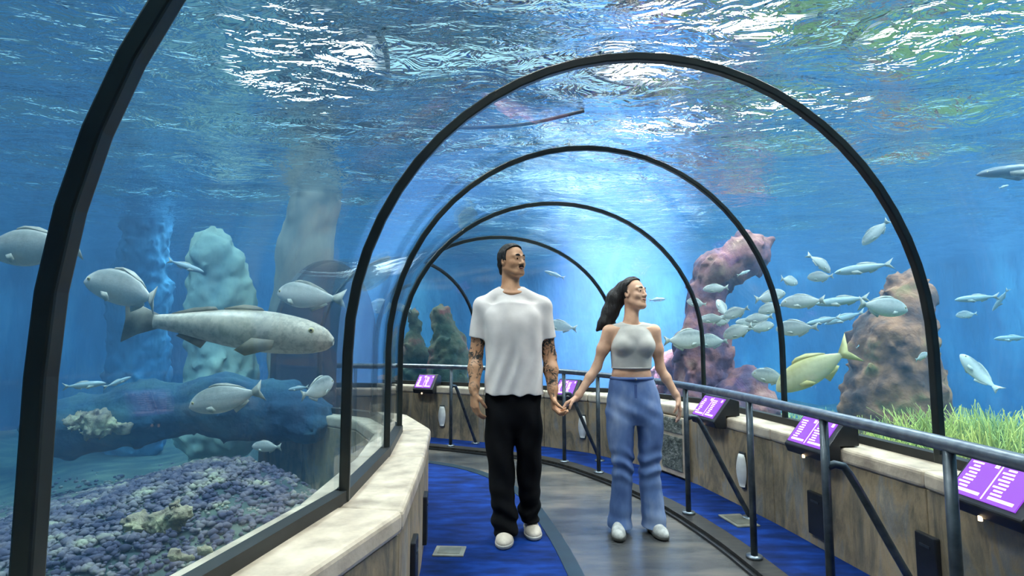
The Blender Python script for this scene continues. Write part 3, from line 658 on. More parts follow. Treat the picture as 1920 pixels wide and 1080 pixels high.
# ---- boxes, plates, shells
def wall_box(x, y, ang, zc, wd, ht, lab):
    o = bevel(MB().box((0, 0, 0), (wd, .03, ht)).build('vent_box', M_black, origin=(x, y, zc)), .006)
    o.rotation_euler = (0, 0, ang); MB().box((0, 0, ht * .30), (wd * .5, .036, .012)).build('latch', M_dsteel, o); return tag(o, lab, 'vent box')
def on_right(ratio, zc, wd, ht, lab):
    p, t = wall_pt(ratio); nl = np.array([-t[1], t[0]]); p = p + nl * .012; return wall_box(p[0], p[1], math.atan2(t[1], t[0]), zc, wd, ht, lab)
on_right(.532, .20, .15, .26, 'black vent box low on the right wall under the middle screen')
on_right(.722, .22, .13, .26, 'black vent box low on the right wall nearest the viewer')
cWld = resample(WL, 1200); wlt = np.gradient(cWld, axis=0); wlt /= np.linalg.norm(wlt, axis=1)[:, None]
for Yq, lab in ((2.75, 'black vent box on the pale left wall nearest the viewer'), (3.5, 'black vent box on the pale left wall nearest its far end')):
    k = int(np.argmin(np.abs(cWld[:, 1] - Yq))); p, t = cWld[k], wlt[k]; nl = np.array([t[1], -t[0]]); p = p + nl * .010
    wall_box(p[0], p[1], math.atan2(t[1], t[0]), .20, .14, .28, lab)
def white_shell(ratio, lab):  # white half-round shell on a back plate
    p, t = wall_pt(ratio); ang = math.atan2(t[1], t[0]); nl = np.array([-t[1], t[0]])
    root = empty('wall_shell', (p[0] + nl[0] * .012, p[1] + nl[1] * .012, .16), ang); tag(root, lab, 'wall light', 'small white wall shells')
    V_ = []; n_ = 9; K = 8
    for i in range(K + 1):
        t_ = i / K; r = .052 * math.sin(math.pi * (.18 + .62 * t_)); zz = .24 * t_
        V_ += [(r * math.cos(math.pi * j / (n_ - 1)), r * .8 * math.sin(math.pi * j / (n_ - 1)), zz) for j in range(n_)]
    fs = [(i * n_ + j, i * n_ + j + 1, (i + 1) * n_ + j + 1, (i + 1) * n_ + j) for i in range(K) for j in range(n_ - 1)] + [tuple(range(n_)), tuple(K * n_ + j for j in range(n_))]
    o = mesh('shell', V_, fs, M_white, root, True); MB().box((0, -.004, .12), (.07, .012, .27)).build('back_plate', M_dsteel, root)
white_shell(-.122, 'small white wall shell on the far wall left of the man')
white_shell(.124, 'small white wall shell on the wall between the man and the woman')
white_shell(.405, 'small white wall shell low on the wall beside the second handrail post')
def floor_plate(u0, v0, rz, wd, dp, lab):
    r = ray(u0, v0); t_ = -CAMH / r[2]; p = np.array([0, 0, CAMH]) + r * t_
    o = bevel(MB().box((0, 0, .004), (wd, dp, .012)).build('floor_plate', M_plate, origin=(p[0], p[1], .0)), .004); o.rotation_euler[2] = rz
    MB().box((0, 0, .0105), (wd * .72, dp * .66, .003)).build('lid', pm('plate_lid', [srgb(100, 102, 96), srgb(140, 140, 128)], 9, .45, .3), o); return tag(o, lab, 'floor plate')
floor_plate(843, 1035, -.05, .185, .15, 'pale floor box plate in the blue carpet by the left wall')
floor_plate(1385, 977, .15, .17, .26, 'pale floor plate in the carpet behind the handrail')
# dark relief panel on the pale wall stretch beside the woman
p, t = wall_pt(.285); nl = np.array([-t[1], t[0]])
rp = empty('relief_panel', (p[0] + nl[0] * .018, p[1] + nl[1] * .018, 0), math.atan2(t[1], t[0])); tag(rp, 'pale surround with two dark rough relief panels on the wall beside the woman', 'wall panel')
M_relief = pm('relief_stone', [srgb(50, 60, 58), srgb(110, 116, 108), srgb(170, 170, 160)], 16, .8, bmp=.9, detail=6)
bevel(MB().box((0, 0, .285), (.44, .03, .53)).build('surround', M_cope, rp), .006)
bevel(MB().box((0, .014, .47), (.30, .02, .13)).build('relief', M_relief, rp), .004); bevel(MB().box((0, .014, .22), (.30, .02, .30)).build('relief', M_relief, rp), .004)

# ------------------------------------------------------------------ fish
def fishmat(name, back, side, belly, speck=0, rough=.38, finc=None):
    m, nt, N, L, b = newmat(name)
    tc = N.new('ShaderNodeTexCoord'); sp = N.new('ShaderNodeSeparateXYZ'); L.new(tc.outputs['Object'], sp.inputs[0])
    mr = N.new('ShaderNodeMapRange'); mr.inputs[1].default_value = -.2; mr.inputs[2].default_value = .2
    n = noise(nt, coords(nt, (10, 10, 10)), 1.5, 3); ad = N.new('ShaderNodeMath'); ad.operation = 'MULTIPLY_ADD'; ad.inputs[1].default_value = .12; L.new(n, ad.inputs[0]); L.new(sp.outputs['Z'], ad.inputs[2])
    sb = N.new('ShaderNodeMath'); sb.operation = 'SUBTRACT'; sb.inputs[1].default_value = .06; L.new(ad.outputs[0], sb.inputs[0]); L.new(sb.outputs[0], mr.inputs[0])
    c = ramp(nt, mr.outputs[0], [(.12, belly), (.42, side), (.62, side), (.86, back)])
    if speck:
        n2 = noise(nt, coords(nt, (14, 14, 14)), 2.2, 5, .7); mx = N.new('ShaderNodeMix'); mx.data_type = 'RGBA'; mx.blend_type = 'MULTIPLY'; mx.inputs[0].default_value = speck
        L.new(c, mx.inputs[6]); L.new(ramp(nt, n2, [(.40, (.22, .24, .24)), (.56, (1, 1, 1))]), mx.inputs[7]); c = mx.outputs[2]
    L.new(c, b.inputs['Base Color']); b.inputs['Roughness'].default_value = rough
    v = N.new('ShaderNodeTexVoronoi'); v.inputs['Scale'].default_value = 42; L.new(coords(nt, (1, 1, 1.2)), v.inputs['Vector']); bump(nt, b, v.outputs['Distance'], .07, .006)
    return m
F_silver = fishmat('silver_fish_skin', srgb(150, 158, 156), srgb(226, 228, 222), srgb(248, 246, 238), .14)
F_grouper = fishmat('speckled_fish_skin', srgb(84, 86, 78), srgb(204, 198, 182), srgb(244, 240, 226), .5)
F_yellow = fishmat('yellow_fish_skin', srgb(190, 178, 116), srgb(238, 226, 178), srgb(250, 244, 222))
F_blue = fishmat('blue_grey_fish_skin', srgb(92, 122, 140), srgb(180, 200, 206), srgb(230, 236, 232))
F_shark = fishmat('shark_skin', srgb(44, 58, 70), srgb(70, 88, 98), srgb(225, 230, 228))
M_fin = pm('fish_fin', [srgb(170, 176, 168), srgb(214, 216, 204)], 9, .5)
M_finy = pm('yellow_fin', [srgb(226, 208, 130), srgb(244, 230, 168)], 9, .5)
M_find = pm('grey_fin', [srgb(92, 94, 84), srgb(170, 166, 150)], 9, .5)
M_eye = pm('fish_eye', [(.006, .006, .006), (.015, .015, .015)], 9, .15)
M_iris = pm('fish_iris', [srgb(190, 180, 130), srgb(220, 210, 160)], 9, .3)

def fish_mesh(name, skin, fin, prof, wid, tail, dorsal, anal, bend=0.0, pect=.16, tail_fork=.35, lower=.5):
    """unit-length fish, nose at +X .5, body one mesh with its fins"""
    xs = np.array([p[0] for p in prof]); up = np.array([p[1] for p in prof]); lo = np.array([p[2] for p in prof])
    n = 20; t = np.linspace(0, 1, n); t = .5 * (1 - np.cos(np.pi * t)) * .55 + t * .45
    X = np.interp(t, np.linspace(0, 1, len(xs)), xs)
    # smooth sampling of the outline
    U = np.interp(X[::-1], xs[::-1], up[::-1])[::-1]; D = np.interp(X[::-1], xs[::-1], lo[::-1])[::-1]
    for _ in range(2):
        U[1:-1] = .25 * U[:-2] + .5 * U[1:-1] + .25 * U[2:]; D[1:-1] = .25 * D[:-2] + .5 * D[1:-1] + .25 * D[2:]
    W = np.interp(X[::-1], [p[0] for p in wid][::-1], [p[1] for p in wid][::-1])[::-1]
    sg = 14; V = []; Fs = []; mi = []
    for i in range(n):
        c = (U[i] + D[i]) / 2; h = (U[i] - D[i]) / 2
        for j in range(sg):
            a = 2 * math.pi * j / sg; V.append([X[i], W[i] * math.sin(a) * (abs(math.sin(a)) ** .15), c + h * math.cos(a)])
    for i in range(n - 1):
        for j in range(sg): Fs.append((i * sg + j, i * sg + (j + 1) % sg, (i + 1) * sg + (j + 1) % sg, (i + 1) * sg + j)); mi.append(0)
    Fs += [tuple(range(sg)), tuple((n - 1) * sg + j for j in range(sg))[::-1]]; mi += [0, 0]
    def finpoly(pts, th, yoff=0.0, tip=None):       # planar fin in XZ with thickness, optional splay
        b = len(V); k = len(pts)
        for s_ in (-1, 1):
            for q, p in enumerate(pts): V.append([p[0], yoff + s_ * th + (tip[q] if tip else 0), p[1]])
        Fs.append(tuple(range(b, b + k))); Fs.append(tuple(range(b + k, b + 2 * k))[::-1]); mi.extend([1, 1])
        for q in range(k): Fs.append((b + q, b + k + q, b + k + (q + 1) % k, b + (q + 1) % k)); mi.append(1)
    xt = xs[-1]; ct = (up[-1] + lo[-1]) / 2; ht = (up[-1] - lo[-1]) / 2
    L_, H_ = tail
    finpoly([(xt + .03, ct + ht * .9), (xt - L_ * .5, ct + H_ * .62), (xt - L_, ct + H_), (xt - L_ * (1 - tail_fork * .55), ct + H_ * .4), (xt - L_ * (1 - tail_fork), ct),
             (xt - L_ * (1 - tail_fork * .55), ct - H_ * .4), (xt - L_, ct - H_), (xt - L_ * .5, ct - H_ * .62), (xt + .03, ct - ht * .9)], .004)
    top = lambda x: float(np.interp(x, xs[::-1], up[::-1])); bot = lambda x: float(np.interp(x, xs[::-1], lo[::-1]))
    for fx0, fx1, fh in dorsal:
        q = np.linspace(0, 1, 7); finpoly([(fx0 + (fx1 - fx0) * a, top(fx0 + (fx1 - fx0) * a) - .012) for a in q] + [(fx0 + (fx1 - fx0) * a - .02, top(fx0 + (fx1 - fx0) * a) + fh * math.sin(math.pi * min(1, .18 + a * .8)) * (1.05 if int(a * 6) % 2 else .92)) for a in q[::-1]], .003)
    for fx0, fx1, fh in anal:
        q = np.linspace(0, 1, 5); finpoly([(fx0 + (fx1 - fx0) * a, bot(fx0 + (fx1 - fx0) * a) + .012) for a in q] + [(fx0 + (fx1 - fx0) * a - .03, bot(fx0 + (fx1 - fx0) * a) - fh * (1 - .7 * a)) for a in q[::-1]], .003)
    for s_ in (-1, 1):
        w0 = float(np.interp(.22, [p[0] for p in wid][::-1], [p[1] for p in wid][::-1]))
        z0 = bot(.22) * .45
        pts = [(.24, z0 + .02), (.24 - pect * .6, z0 + .025), (.24 - pect, z0 - .035), (.24 - pect * .7, z0 - .06), (.23, z0 - .025)]
        finpoly(pts, .003, s_ * (w0 - .006), [0, s_ * .03, s_ * .055, s_ * .045, 0])
    V = np.array(V)
    # bend sideways
    V[:, 1] += bend * (np.maximum(0, .2 - V[:, 0]) ** 2)
    me_ob = mesh(name, V, Fs, [skin, fin], None, True, mi); me = me_ob.data
    bpy.data.objects.remove(me_ob)
    return me
B_bream = [(.5, .012, -.012), (.46, .075, -.05), (.38, .135, -.095), (.25, .185, -.14), (.1, .195, -.165), (-.05, .165, -.15), (-.2, .105, -.105), (-.3, .05, -.05), (-.36, .03, -.03)]
W_bream = [(.5, .006), (.4, .05), (.25, .072), (.05, .07), (-.15, .045), (-.3, .018), (-.36, .01)]
B_group = [(.5, .0, -.035), (.46, .045, -.07), (.38, .078, -.09), (.25, .102, -.105), (.1, .108, -.105), (-.05, .092, -.085), (-.2, .058, -.052), (-.32, .036, -.032), (-.36, .036, -.034)]
W_group = [(.5, .018), (.4, .07), (.25, .09), (.05, .085), (-.15, .055), (-.3, .024), (-.36, .014)]
B_slim = [(.5, .008, -.008), (.45, .04, -.035), (.35, .07, -.062), (.2, .088, -.085), (.0, .085, -.085), (-.18, .06, -.06), (-.3, .028, -.028), (-.36, .018, -.018)]
W_slim = [(.5, .006), (.4, .04), (.2, .058), (0, .055), (-.2, .03), (-.36, .008)]
B_round = [(.5, .02, -.02), (.46, .09, -.07), (.38, .17, -.13), (.25, .225, -.19), (.1, .235, -.22), (-.05, .20, -.20), (-.2, .12, -.13), (-.3, .05, -.055), (-.36, .03, -.03)]
B_shark = [(.5, .0, -.012), (.44, .035, -.03), (.3, .062, -.055), (.1, .07, -.062), (-.1, .052, -.045), (-.26, .028, -.024), (-.36, .016, -.014)]
FM = {}
for bi, bd in enumerate((-.45, 0.0, .5)):
    FM['bream', bi] = fish_mesh('silver_bream', F_silver, M_fin, B_bream, W_bream, (.14, .13), [(.20, -.26, .022)], [(-.06, -.26, .045)], bd)
    FM['grouper', bi] = fish_mesh('speckled_fish', F_grouper, M_find, B_group, W_group, (.14, .115), [(.16, -.02, .018), (-.06, -.26, .018)], [(-.1, -.22, .035)], bd * .6, tail_fork=.08)
    FM['slim', bi] = fish_mesh('slim_fish', F_blue, M_fin, B_slim, W_slim, (.14, .10), [(.12, -.2, .03)], [(-.06, -.2, .03)], bd, tail_fork=.5)
    FM['round', bi] = fish_mesh('round_fish', F_silver, M_fin, B_round, W_bream, (.14, .12), [(.2, -.26, .024)], [(-.02, -.26, .05)], bd)
    FM['yellow', bi] = fish_mesh('yellow_fish', F_yellow, M_finy, B_bream, W_bream, (.17, .20), [(.18, -.2, .045)], [(-.05, -.24, .06)], bd, tail_fork=.5)
    FM['shark', bi] = fish_mesh('shark', F_shark, M_find, B_shark, [(.5, .01), (.4, .05), (.2, .065), (-.1, .04), (-.36, .01)], (.16, .16), [(.08, -.06, .09)], [(-.16, -.22, .03)], bd, pect=.26, tail_fork=.6)
def ball_mesh(name, mat, sq):
    V_ = []; Fs = []; n_, m_ = 10, 6
    for i in range(m_ + 1):
        a = math.pi * i / m_
        V_ += [(math.sin(a) * math.cos(2 * math.pi * j / n_), sq * math.cos(a), math.sin(a) * math.sin(2 * math.pi * j / n_)) for j in range(n_)]
    Fs = [(i * n_ + j, i * n_ + (j + 1) % n_, (i + 1) * n_ + (j + 1) % n_, (i + 1) * n_ + j) for i in range(m_) for j in range(n_)]
    o = mesh(name, V_, Fs, mat, None, True); me = o.data; bpy.data.objects.remove(o); return me
EYE, PUP = ball_mesh('eye', M_iris, .5), ball_mesh('pupil', M_eye, .6)
eye_at = {'bream': (.41, .048, .045, .020), 'round': (.41, .045, .05, .022), 'grouper': (.40, .062, .035, .014), 'slim': (.42, .036, .018, .014), 'yellow': (.41, .046, .045, .020), 'shark': (.42, .042, .012, .008)}
NAMES = {'bream': 'silver_bream', 'round': 'round_fish', 'grouper': 'speckled_fish', 'slim': 'slim_fish', 'yellow': 'yellow_fish', 'shark': 'shark'}
VIEW = np.array([0, cP, sP]); UPV = np.array([0, -sP, cP]); RGT = np.array([1., 0, 0])
def fish(kind, u, v, ln, ang, Y, lab, yaw=0, bend=1, parts=True, group=None):
    """swims at image angle ang (0 = to the right, 180 = to the left), turned away by yaw degrees"""
    poly = RL + RR[::-1]
    def inside(q):
        c = False
        for (xa, ya), (xb, yb) in zip(poly, poly[1:] + poly[:1]):
            if (ya > q[1]) != (yb > q[1]) and q[0] < (xb - xa) * (q[1] - ya) / (yb - ya) + xa: c = not c
        return c
    def near(q):
        hl = .5 * ln * q[1] / F + .08
        return any(inside(q + np.array([hl * math.cos(a2), hl * math.sin(a2), 0])) for a2 in np.linspace(0, 6.28, 9)) or inside(q)
    while near(at(u, v, Y)) and Y < 11: Y += .1          # keep every fish in the water, clear of the tunnel
    p = at(u, v, Y); dist = (p - np.array([0, 0, CAMH])) @ VIEW; a, yw = math.radians(ang), math.radians(yaw)
    L_ = ln * dist / F / max(.25, math.cos(yw))
    fwd = math.cos(yw) * (math.cos(a) * RGT + math.sin(a) * UPV) + math.sin(yw) * VIEW; fwd /= np.linalg.norm(fwd)
    upv = UPV if math.cos(a) >= 0 else UPV
    if abs(math.sin(a)) > .8: upv = .55 * UPV - .83 * RGT * np.sign(math.sin(a)) * (1 if math.cos(a) >= 0 else -1)
    side = np.cross(upv, fwd); side /= np.linalg.norm(side); up_ = np.cross(fwd, side)
    o = bpy.data.objects.new(NAMES[kind], FM[kind, bend]); C.objects.link(o)
    Mx = Matrix((( *[fwd[0], side[0], up_[0]], p[0]), ( *[fwd[1], side[1], up_[1]], p[1]), ( *[fwd[2], side[2], up_[2]], p[2]), (0, 0, 0, 1)))
    o.matrix_world = Mx @ Matrix.Scale(L_, 4)
    tag(o, lab, 'shark' if kind == 'shark' else 'fish', group)
    if parts:
        ex, ey, ez, er = eye_at[kind]
        for s_ in (-1, 1):
            e = link('eye', EYE, o); e.location = (ex, s_ * (ey - .004), ez); e.scale = (er, er, er)
            q_ = link('pupil', PUP, e); q_.location = (0, s_ * .22, 0); q_.scale = (.6, .6, .6)
    return o
GL = 'large fish beyond the near glass'; GS = 'school of silver fish beyond the right glass'
fish('bream', 66, 466, 205, 183, 2.3, 'white bream cut by the nearest arch rib', 10, 1, group=GL)
fish('bream', 242, 545, 192, 170, 2.5, 'white bream just above the tail of the big speckled fish', 8, 2, group=GL)
fish('grouper', 432, 616, 380, -6, 2.9, 'big speckled grey fish swimming towards the large arch rib', 5, 1, group=GL)
fish('bream', 424, 748, 152, 194, 2.8, 'silver bream below the belly of the big speckled fish', 6, 1, group=GL)
fish('bream', 572, 556, 130, 176, 3.8, 'pale bream behind the head of the big speckled fish', 25, 0, group=GL)
fish('round', 596, 729, 34, 20, 3.6, 'small pale fish turned edge-on by the foot of the large rib', 68, 1, group=GL)
fish('slim', 348, 499, 66, -20, 4.6, 'tiny pale fish high above the big speckled fish', 10, 1, False, GL)
fish('slim', 158, 722, 72, 4, 3.6, 'small slim fish low beside the nearest arch rib', 10, 1, False, GL)
fish('slim', 222, 716, 46, 22, 4.0, 'tiny slim fish following the small one beside the nearest rib', 10, 0, False, GL)
fish('slim', 560, 728, 44, 190, 4.4, 'tiny greenish fish in front of the edge-on pale fish', 15, 1, False, GL)
fish('bream', 500, 838, 60, 182, 3.4, 'pale fish resting just above the mauve rubble bank', 10, 1, False, GL)
# small group past the far wall
fish('bream', 1052, 612, 60, 172, 6.2 + 2.2, 'white fish just behind the sleeve of the man', 10, 1, False, GS)
fish('slim', 1232, 562, 36, 2, 8.5, 'small white fish in front of the face of the woman', 25, 1, False, GS)
fish('round', 716, 574, 58, 190, 9.0, 'white round fish left of the far rock stacks', 20, 1, False, GS)
fish('bream', 752, 578, 40, 170, 8.5, 'white fish touching the slim dark rock stack', 20, 1, False, GS)
fish('slim', 1040, 515, 40, 160, 9.2, 'thin fish between the heads of the couple', 20, 1, False, GS)
school = [
 ('bream', 1642, 436, 58, 232, 5.6, 'silver fish diving steeply at the top of the school', 20, 1),
 ('bream', 1540, 494, 54, -40, 5.8, 'silver fish heading down below the diving one', 15, 2),
 ('round', 1538, 519, 34, 185, 5.6, 'small round fish under the one heading down', 40, 1),
 ('slim', 1620, 503, 104, 190, 5.4, 'long slim fish with raised tail above the school', 8, 1),
 ('bream', 1480, 527, 46, -12, 6.4, 'hazy small fish left of the small round one', 30, 1),
 ('bream', 1342, 541, 46, 186, 6.2, 'pale fish under the tip of the pink rock outcrop', 10, 1),
 ('round', 1306, 568, 32, 170, 6.2, 'round white fish crossing the third arch rib', 30, 1),
 ('round', 1354, 578, 34, 110, 6.0, 'white fish tipped upright in the middle of the school', 30, 1),
 ('bream', 1336, 598, 48, 186, 6.1, 'white fish low at the left end of the school', 15, 1),
 ('round', 1380, 586, 46, 205, 5.9, 'plump white fish next to the upright one', 15, 2),
 ('bream', 1444, 556, 66, 10, 5.9, 'fish nosing past the second rib at the top of the school', 12, 1),
 ('round', 1446, 578, 44, 200, 5.8, 'plump fish touching the second arch rib', 20, 1),
 ('bream', 1424, 597, 50, 190, 5.9, 'silver fish in the thick of the school left of the second rib', 15, 0),
 ('round', 1384, 621, 56, 205, 5.6, 'broad fish at the lower edge of the school', 12, 1),
 ('bream', 1430, 614, 52, 8, 5.8, 'silver fish at the lower right of the thick school', 20, 2),
 ('round', 1284, 637, 84, 2, 5.4, 'white pointed fish beside the woman, facing the third rib', 10, 1),
 ('round', 1334, 640, 56, 184, 6.6, 'yellowish fish just right of the third arch rib', 20, 1),
 ('bream', 1506, 566, 76, 186, 5.3, 'broad silver fish right of the second rib', 12, 1),
 ('slim', 1580, 564, 96, 188, 5.4, 'long slim fish tailing the broad silver one', 8, 1),
 ('bream', 1656, 576, 106, -8, 4.9, 'large silver fish with bright head in front of the rock pillar', 10, 1),
 ('round', 1492, 615, 68, 186, 5.2, 'plump fish low beside the second arch rib', 12, 2),
 ('slim', 1544, 601, 60, 195, 6.6, 'hazy slim fish behind the plump low one', 15, 1),
 ('slim', 1584, 596, 72, 200, 6.8, 'hazy blue fish below the long slim one', 12, 1),
 ('round', 1444, 706, 56, 175, 5.4, 'white fish half hidden behind the second arch rib', 30, 1),
 ('yellow', 1526, 694, 150, 214, 5.0, 'large pale yellow fish with upturned tail', 12, 1),
 ('bream', 1832, 700, 76, 118, 4.8, 'whitish yellow fish twisting upwards right of the large rib', 25, 2),
 ('slim', 1832, 559, 74, 186, 5.6, 'slim pale fish alone right of the large rib', 10, 1),
 ('round', 1812, 590, 28, 190, 6.5, 'tiny hazy fish under the lone slim one', 30, 1),
 ('slim', 1876, 562, 46, 250, 6.0, 'thin fish hanging almost upright near the right edge', 20, 1),
 ('slim', 1898, 634, 60, 184, 6.2, 'hazy fish at the right edge above the seagrass', 10, 1),
 ('bream', 1728, 669, 34, 20, 4.9, 'small white fish in front of the large rib', 20, 1),
 ('slim', 1613, 645, 26, 40, 6.0, 'tiny fish at the left flank of the rock pillar', 15, 1),
 ('slim', 1394, 512, 30, 20, 6.2, 'tiny fish below the pink rock outcrop', 15, 1),
 ('slim', 1882, 350, 26, 15, 5.5, 'tiny dark fish below the shark', 15, 1),
 ('round', 1352, 602, 40, 10, 6.3, 'white fish tucked behind the low left end of the school', 20, 1),
 ('bream', 1404, 606, 44, 178, 6.3, 'small fish in the gap above the broad low fish', 20, 1),
]
for kd, u, v, ln, an, Y, lab, yw, bd in school: fish(kd, u, v, ln, an, Y, lab, yw, bd, ln > 44, GS)
fish('shark', 1936, 318, 190, 184, 5.2, 'dark backed shark gliding in at the right edge', 8, 1)

# ------------------------------------------------------------------ the two people
def skinmat(name, c0, c1, tattoo=False):
    m, nt, N, L, b = newmat(name); v = coords(nt, (1, 1, 1)); n = noise(nt, v, 14, 4)
    c = ramp(nt, n, [(.3, c0), (.7, c1)])
    if tattoo:
        at_ = N.new('ShaderNodeAttribute'); at_.attribute_name = 'ink'
        n2 = noise(nt, v, 26, 4, .6, 1.6); r2 = ramp(nt, n2, [(.44, (1, 1, 1)), (.50, (0, 0, 0)), (.60, (0, 0, 0)), (.66, (1, 1, 1))])
        n3 = noise(nt, v, 11, 3, .6, .8); r3 = ramp(nt, n3, [(.46, (0, 0, 0)), (.56, (1, 1, 1))])
        mxm = N.new('ShaderNodeMath'); mxm.operation = 'MAXIMUM'; L.new(r2, mxm.inputs[0]); L.new(r3, mxm.inputs[1])
        inv = N.new('ShaderNodeMath'); inv.operation = 'SUBTRACT'; inv.inputs[0].default_value = 1; L.new(mxm.outputs[0], inv.inputs[1])
        mu = N.new('ShaderNodeMath'); mu.operation = 'MULTIPLY'; L.new(inv.outputs[0], mu.inputs[0]); L.new(at_.outputs['Fac'], mu.inputs[1])
        mx = N.new('ShaderNodeMix'); mx.data_type = 'RGBA'; L.new(mu.outputs[0], mx.inputs[0]); L.new(c, mx.inputs[6]); mx.inputs[7].default_value = col4(srgb(38, 42, 40)); c = mx.outputs[2]
    L.new(c, b.inputs['Base Color']); b.inputs['Roughness'].default_value = .5; b.inputs['Subsurface Weight'].default_value = 0
    return m
M_skinm = skinmat('tan_skin', srgb(178, 128, 92), srgb(206, 156, 118), True)
M_skinw = skinmat('light_skin', srgb(208, 158, 126), srgb(230, 184, 152))
M_hair = pm('dark_hair', [srgb(12, 9, 8), srgb(28, 21, 18)], 30, .62, stretch=(1, 1, .3), bmp=.5, bscale=60)
M_tee = pm('white_cotton', [srgb(212, 204, 198), srgb(228, 220, 214)], 10, .85, bmp=.1, bscale=300, bdist=.003)
M_trous = pm('black_trousers', [srgb(4, 5, 8), srgb(9, 11, 15)], 8, .9, spec=.2, bmp=.15, bscale=200, bdist=.003)
M_jean = pm('washed_denim', [srgb(62, 88, 140), srgb(100, 128, 178), srgb(158, 174, 204)], 5, .8, stretch=(1, 1, .5), bmp=.15, bscale=260, bdist=.003)
M_top = pm('grey_knit', [srgb(186, 184, 176), srgb(208, 204, 196)], 10, .85, bmp=.12, bscale=240, bdist=.003)
M_shoe = pm('sneaker_upper', [srgb(176, 164, 148), srgb(208, 196, 180)], 14, .6, bmp=.1)
M_sole = pm('sneaker_sole', [srgb(150, 146, 138), srgb(190, 186, 178)], 12, .6)
M_shoe2 = pm('grey_sneaker', [srgb(150, 152, 150), srgb(214, 214, 208)], 26, .6)
M_sole2 = pm('dark_sole', [srgb(60, 62, 62), srgb(110, 110, 106)], 12, .6)
M_eyew = pm('eye_white', [srgb(225, 222, 216), srgb(236, 234, 230)], 20, .2)
M_irisb = pm('brown_iris', [srgb(28, 18, 12), srgb(48, 30, 20)], 60, .2)
M_lip = pm('lip', [srgb(168, 96, 84), srgb(186, 110, 96)], 20, .4)

class Head:
    """local frame: x = to the person's own left... lateral, y = forward, z = up"""
    def __init__(s, c, yaw, pitch=0, sc=1.0, roll=0):
        s.c = np.array(c, float); s.sc = sc; y, p = math.radians(yaw), math.radians(pitch)
        f = np.array([math.sin(y) * math.cos(p), -math.cos(y) * math.cos(p), math.sin(p)]); lat = np.array([math.cos(y), math.sin(y), 0.])
        up = np.cross(lat, f) * -1; up = up if up[2] > 0 else -up
        r = math.radians(roll); lat, up = lat * math.cos(r) + up * math.sin(r), up * math.cos(r) - lat * math.sin(r)
        s.R = np.stack([lat, f, up])
    def __call__(s, x, y, z): return s.c + s.sc * (x * s.R[0] + y * s.R[1] + z * s.R[2])
def build_head(S_, H, fem=False):
    k = H.sc; E = lambda c, r, kk=.02, op='add': S_.ell(H(*c), np.array(r) * k, kk * k, op, H.R)
    Cn = lambda a, b, ra, rb, kk=.012, op='add': S_.cone(H(*a), H(*b), ra * k, rb * k, kk * k, op)
    E((0, -.014, .034), (.074 if fem else .080, .095 if fem else .099, .088)); E((0, .022, -.03 if fem else -.024), (.066 if not fem else .054, .068, .085 if fem else .080), .03)
    E((0, .066, -.098 if fem else -.090), (.027 if not fem else .019, .02, .018), .035)
    for sx in (-1, 1):
        Cn((sx * (.046 if fem else .054), -.008, -.050), (sx * .024, .060, -.096 if fem else -.088), .016 if fem else .024, .018, .03)    # jaw line
        E((sx * .038, .056, -.024), (.022, .022, .022), .025)
        Cn((sx * .045, .068, .030), (sx * .012, .084, .026), .010, .009, .018)                          # brow
        E((sx * .030, .094, .010), (.016, .013, .010), .012, 'sub')                                    # socket
        E((sx * .030, .0765, .009), (.015, .011, .009), .008); Cn((sx * .018, .0855, .0165), (sx * .043, .0770, .0145), .0052, .0050, .006); Cn((sx * .019, .0830, .0010), (sx * .042, .0765, .0015), .0042, .0040, .006)                                            # lid mass
        E((sx * (.074 if fem else .081), -.008, -.004), (.010, .020, .030), .008); E((sx * (.079 if fem else .086), -.002, -.002), (.005, .009, .016), .004, 'sub')
        E((sx * .013, .092, -.030), (.009, .009, .008), .008)                                           # nostril wing
    Cn((0, .084, .018), (0, .106, -.024), .008, .0115 if not fem else .0095, .014)
    Cn((-.020, .080, -.058), (.020, .080, -.058), .0065, .0065, .012); Cn((0, .0895, -.056), (0, .0895, -.057), .006, .006, .01)
    Cn((-.016, .079, -.069), (.016, .079, -.069), .0075, .0075, .012); Cn((0, .088, -.0685), (0, .088, -.069), .007, .007, .01)
def face_parts(body, org, H, brow_r, lipcol=True):
    k = H.sc
    for sx in (-1, 1):
        o = link('eye', ball_eye, body); o.location = H(sx * .0305, .0775, .0085) - org; o.scale = (.0105 * k,) * 3
        i_ = link('iris', ball_iris, o); d_ = H.R[1]; i_.location = d_ * .50; i_.scale = (.74,) * 3
        p = [H(sx * .013, .0925, .0315) - org, H(sx * .028, .0905, .0365) - org, H(sx * .047, .072, .0300) - org]
        MB().tube(spline(p, 8), [brow_r * k * a for a in (.8, 1, 1.1, 1.1, 1, .9, .7, .4)], 7).build('eyebrow', M_hair, body, True)
    MB().tube(spline([H(-.025, .0795, -.0565) - org, H(-.010, .0945, -.0575) - org, H(0, .0955, -.0585) - org, H(.010, .0945, -.0575) - org, H(.025, .0795, -.0565) - org], 11), [k * .0055 * math.sin(math.pi * (.12 + .76 * i / 10)) for i in range(11)], 7).build('lips', M_lip, body, True)
_b = ball_mesh('eye', M_eyew, 1.0); ball_eye = _b; ball_iris = ball_mesh('iris', M_irisb, 1.0)

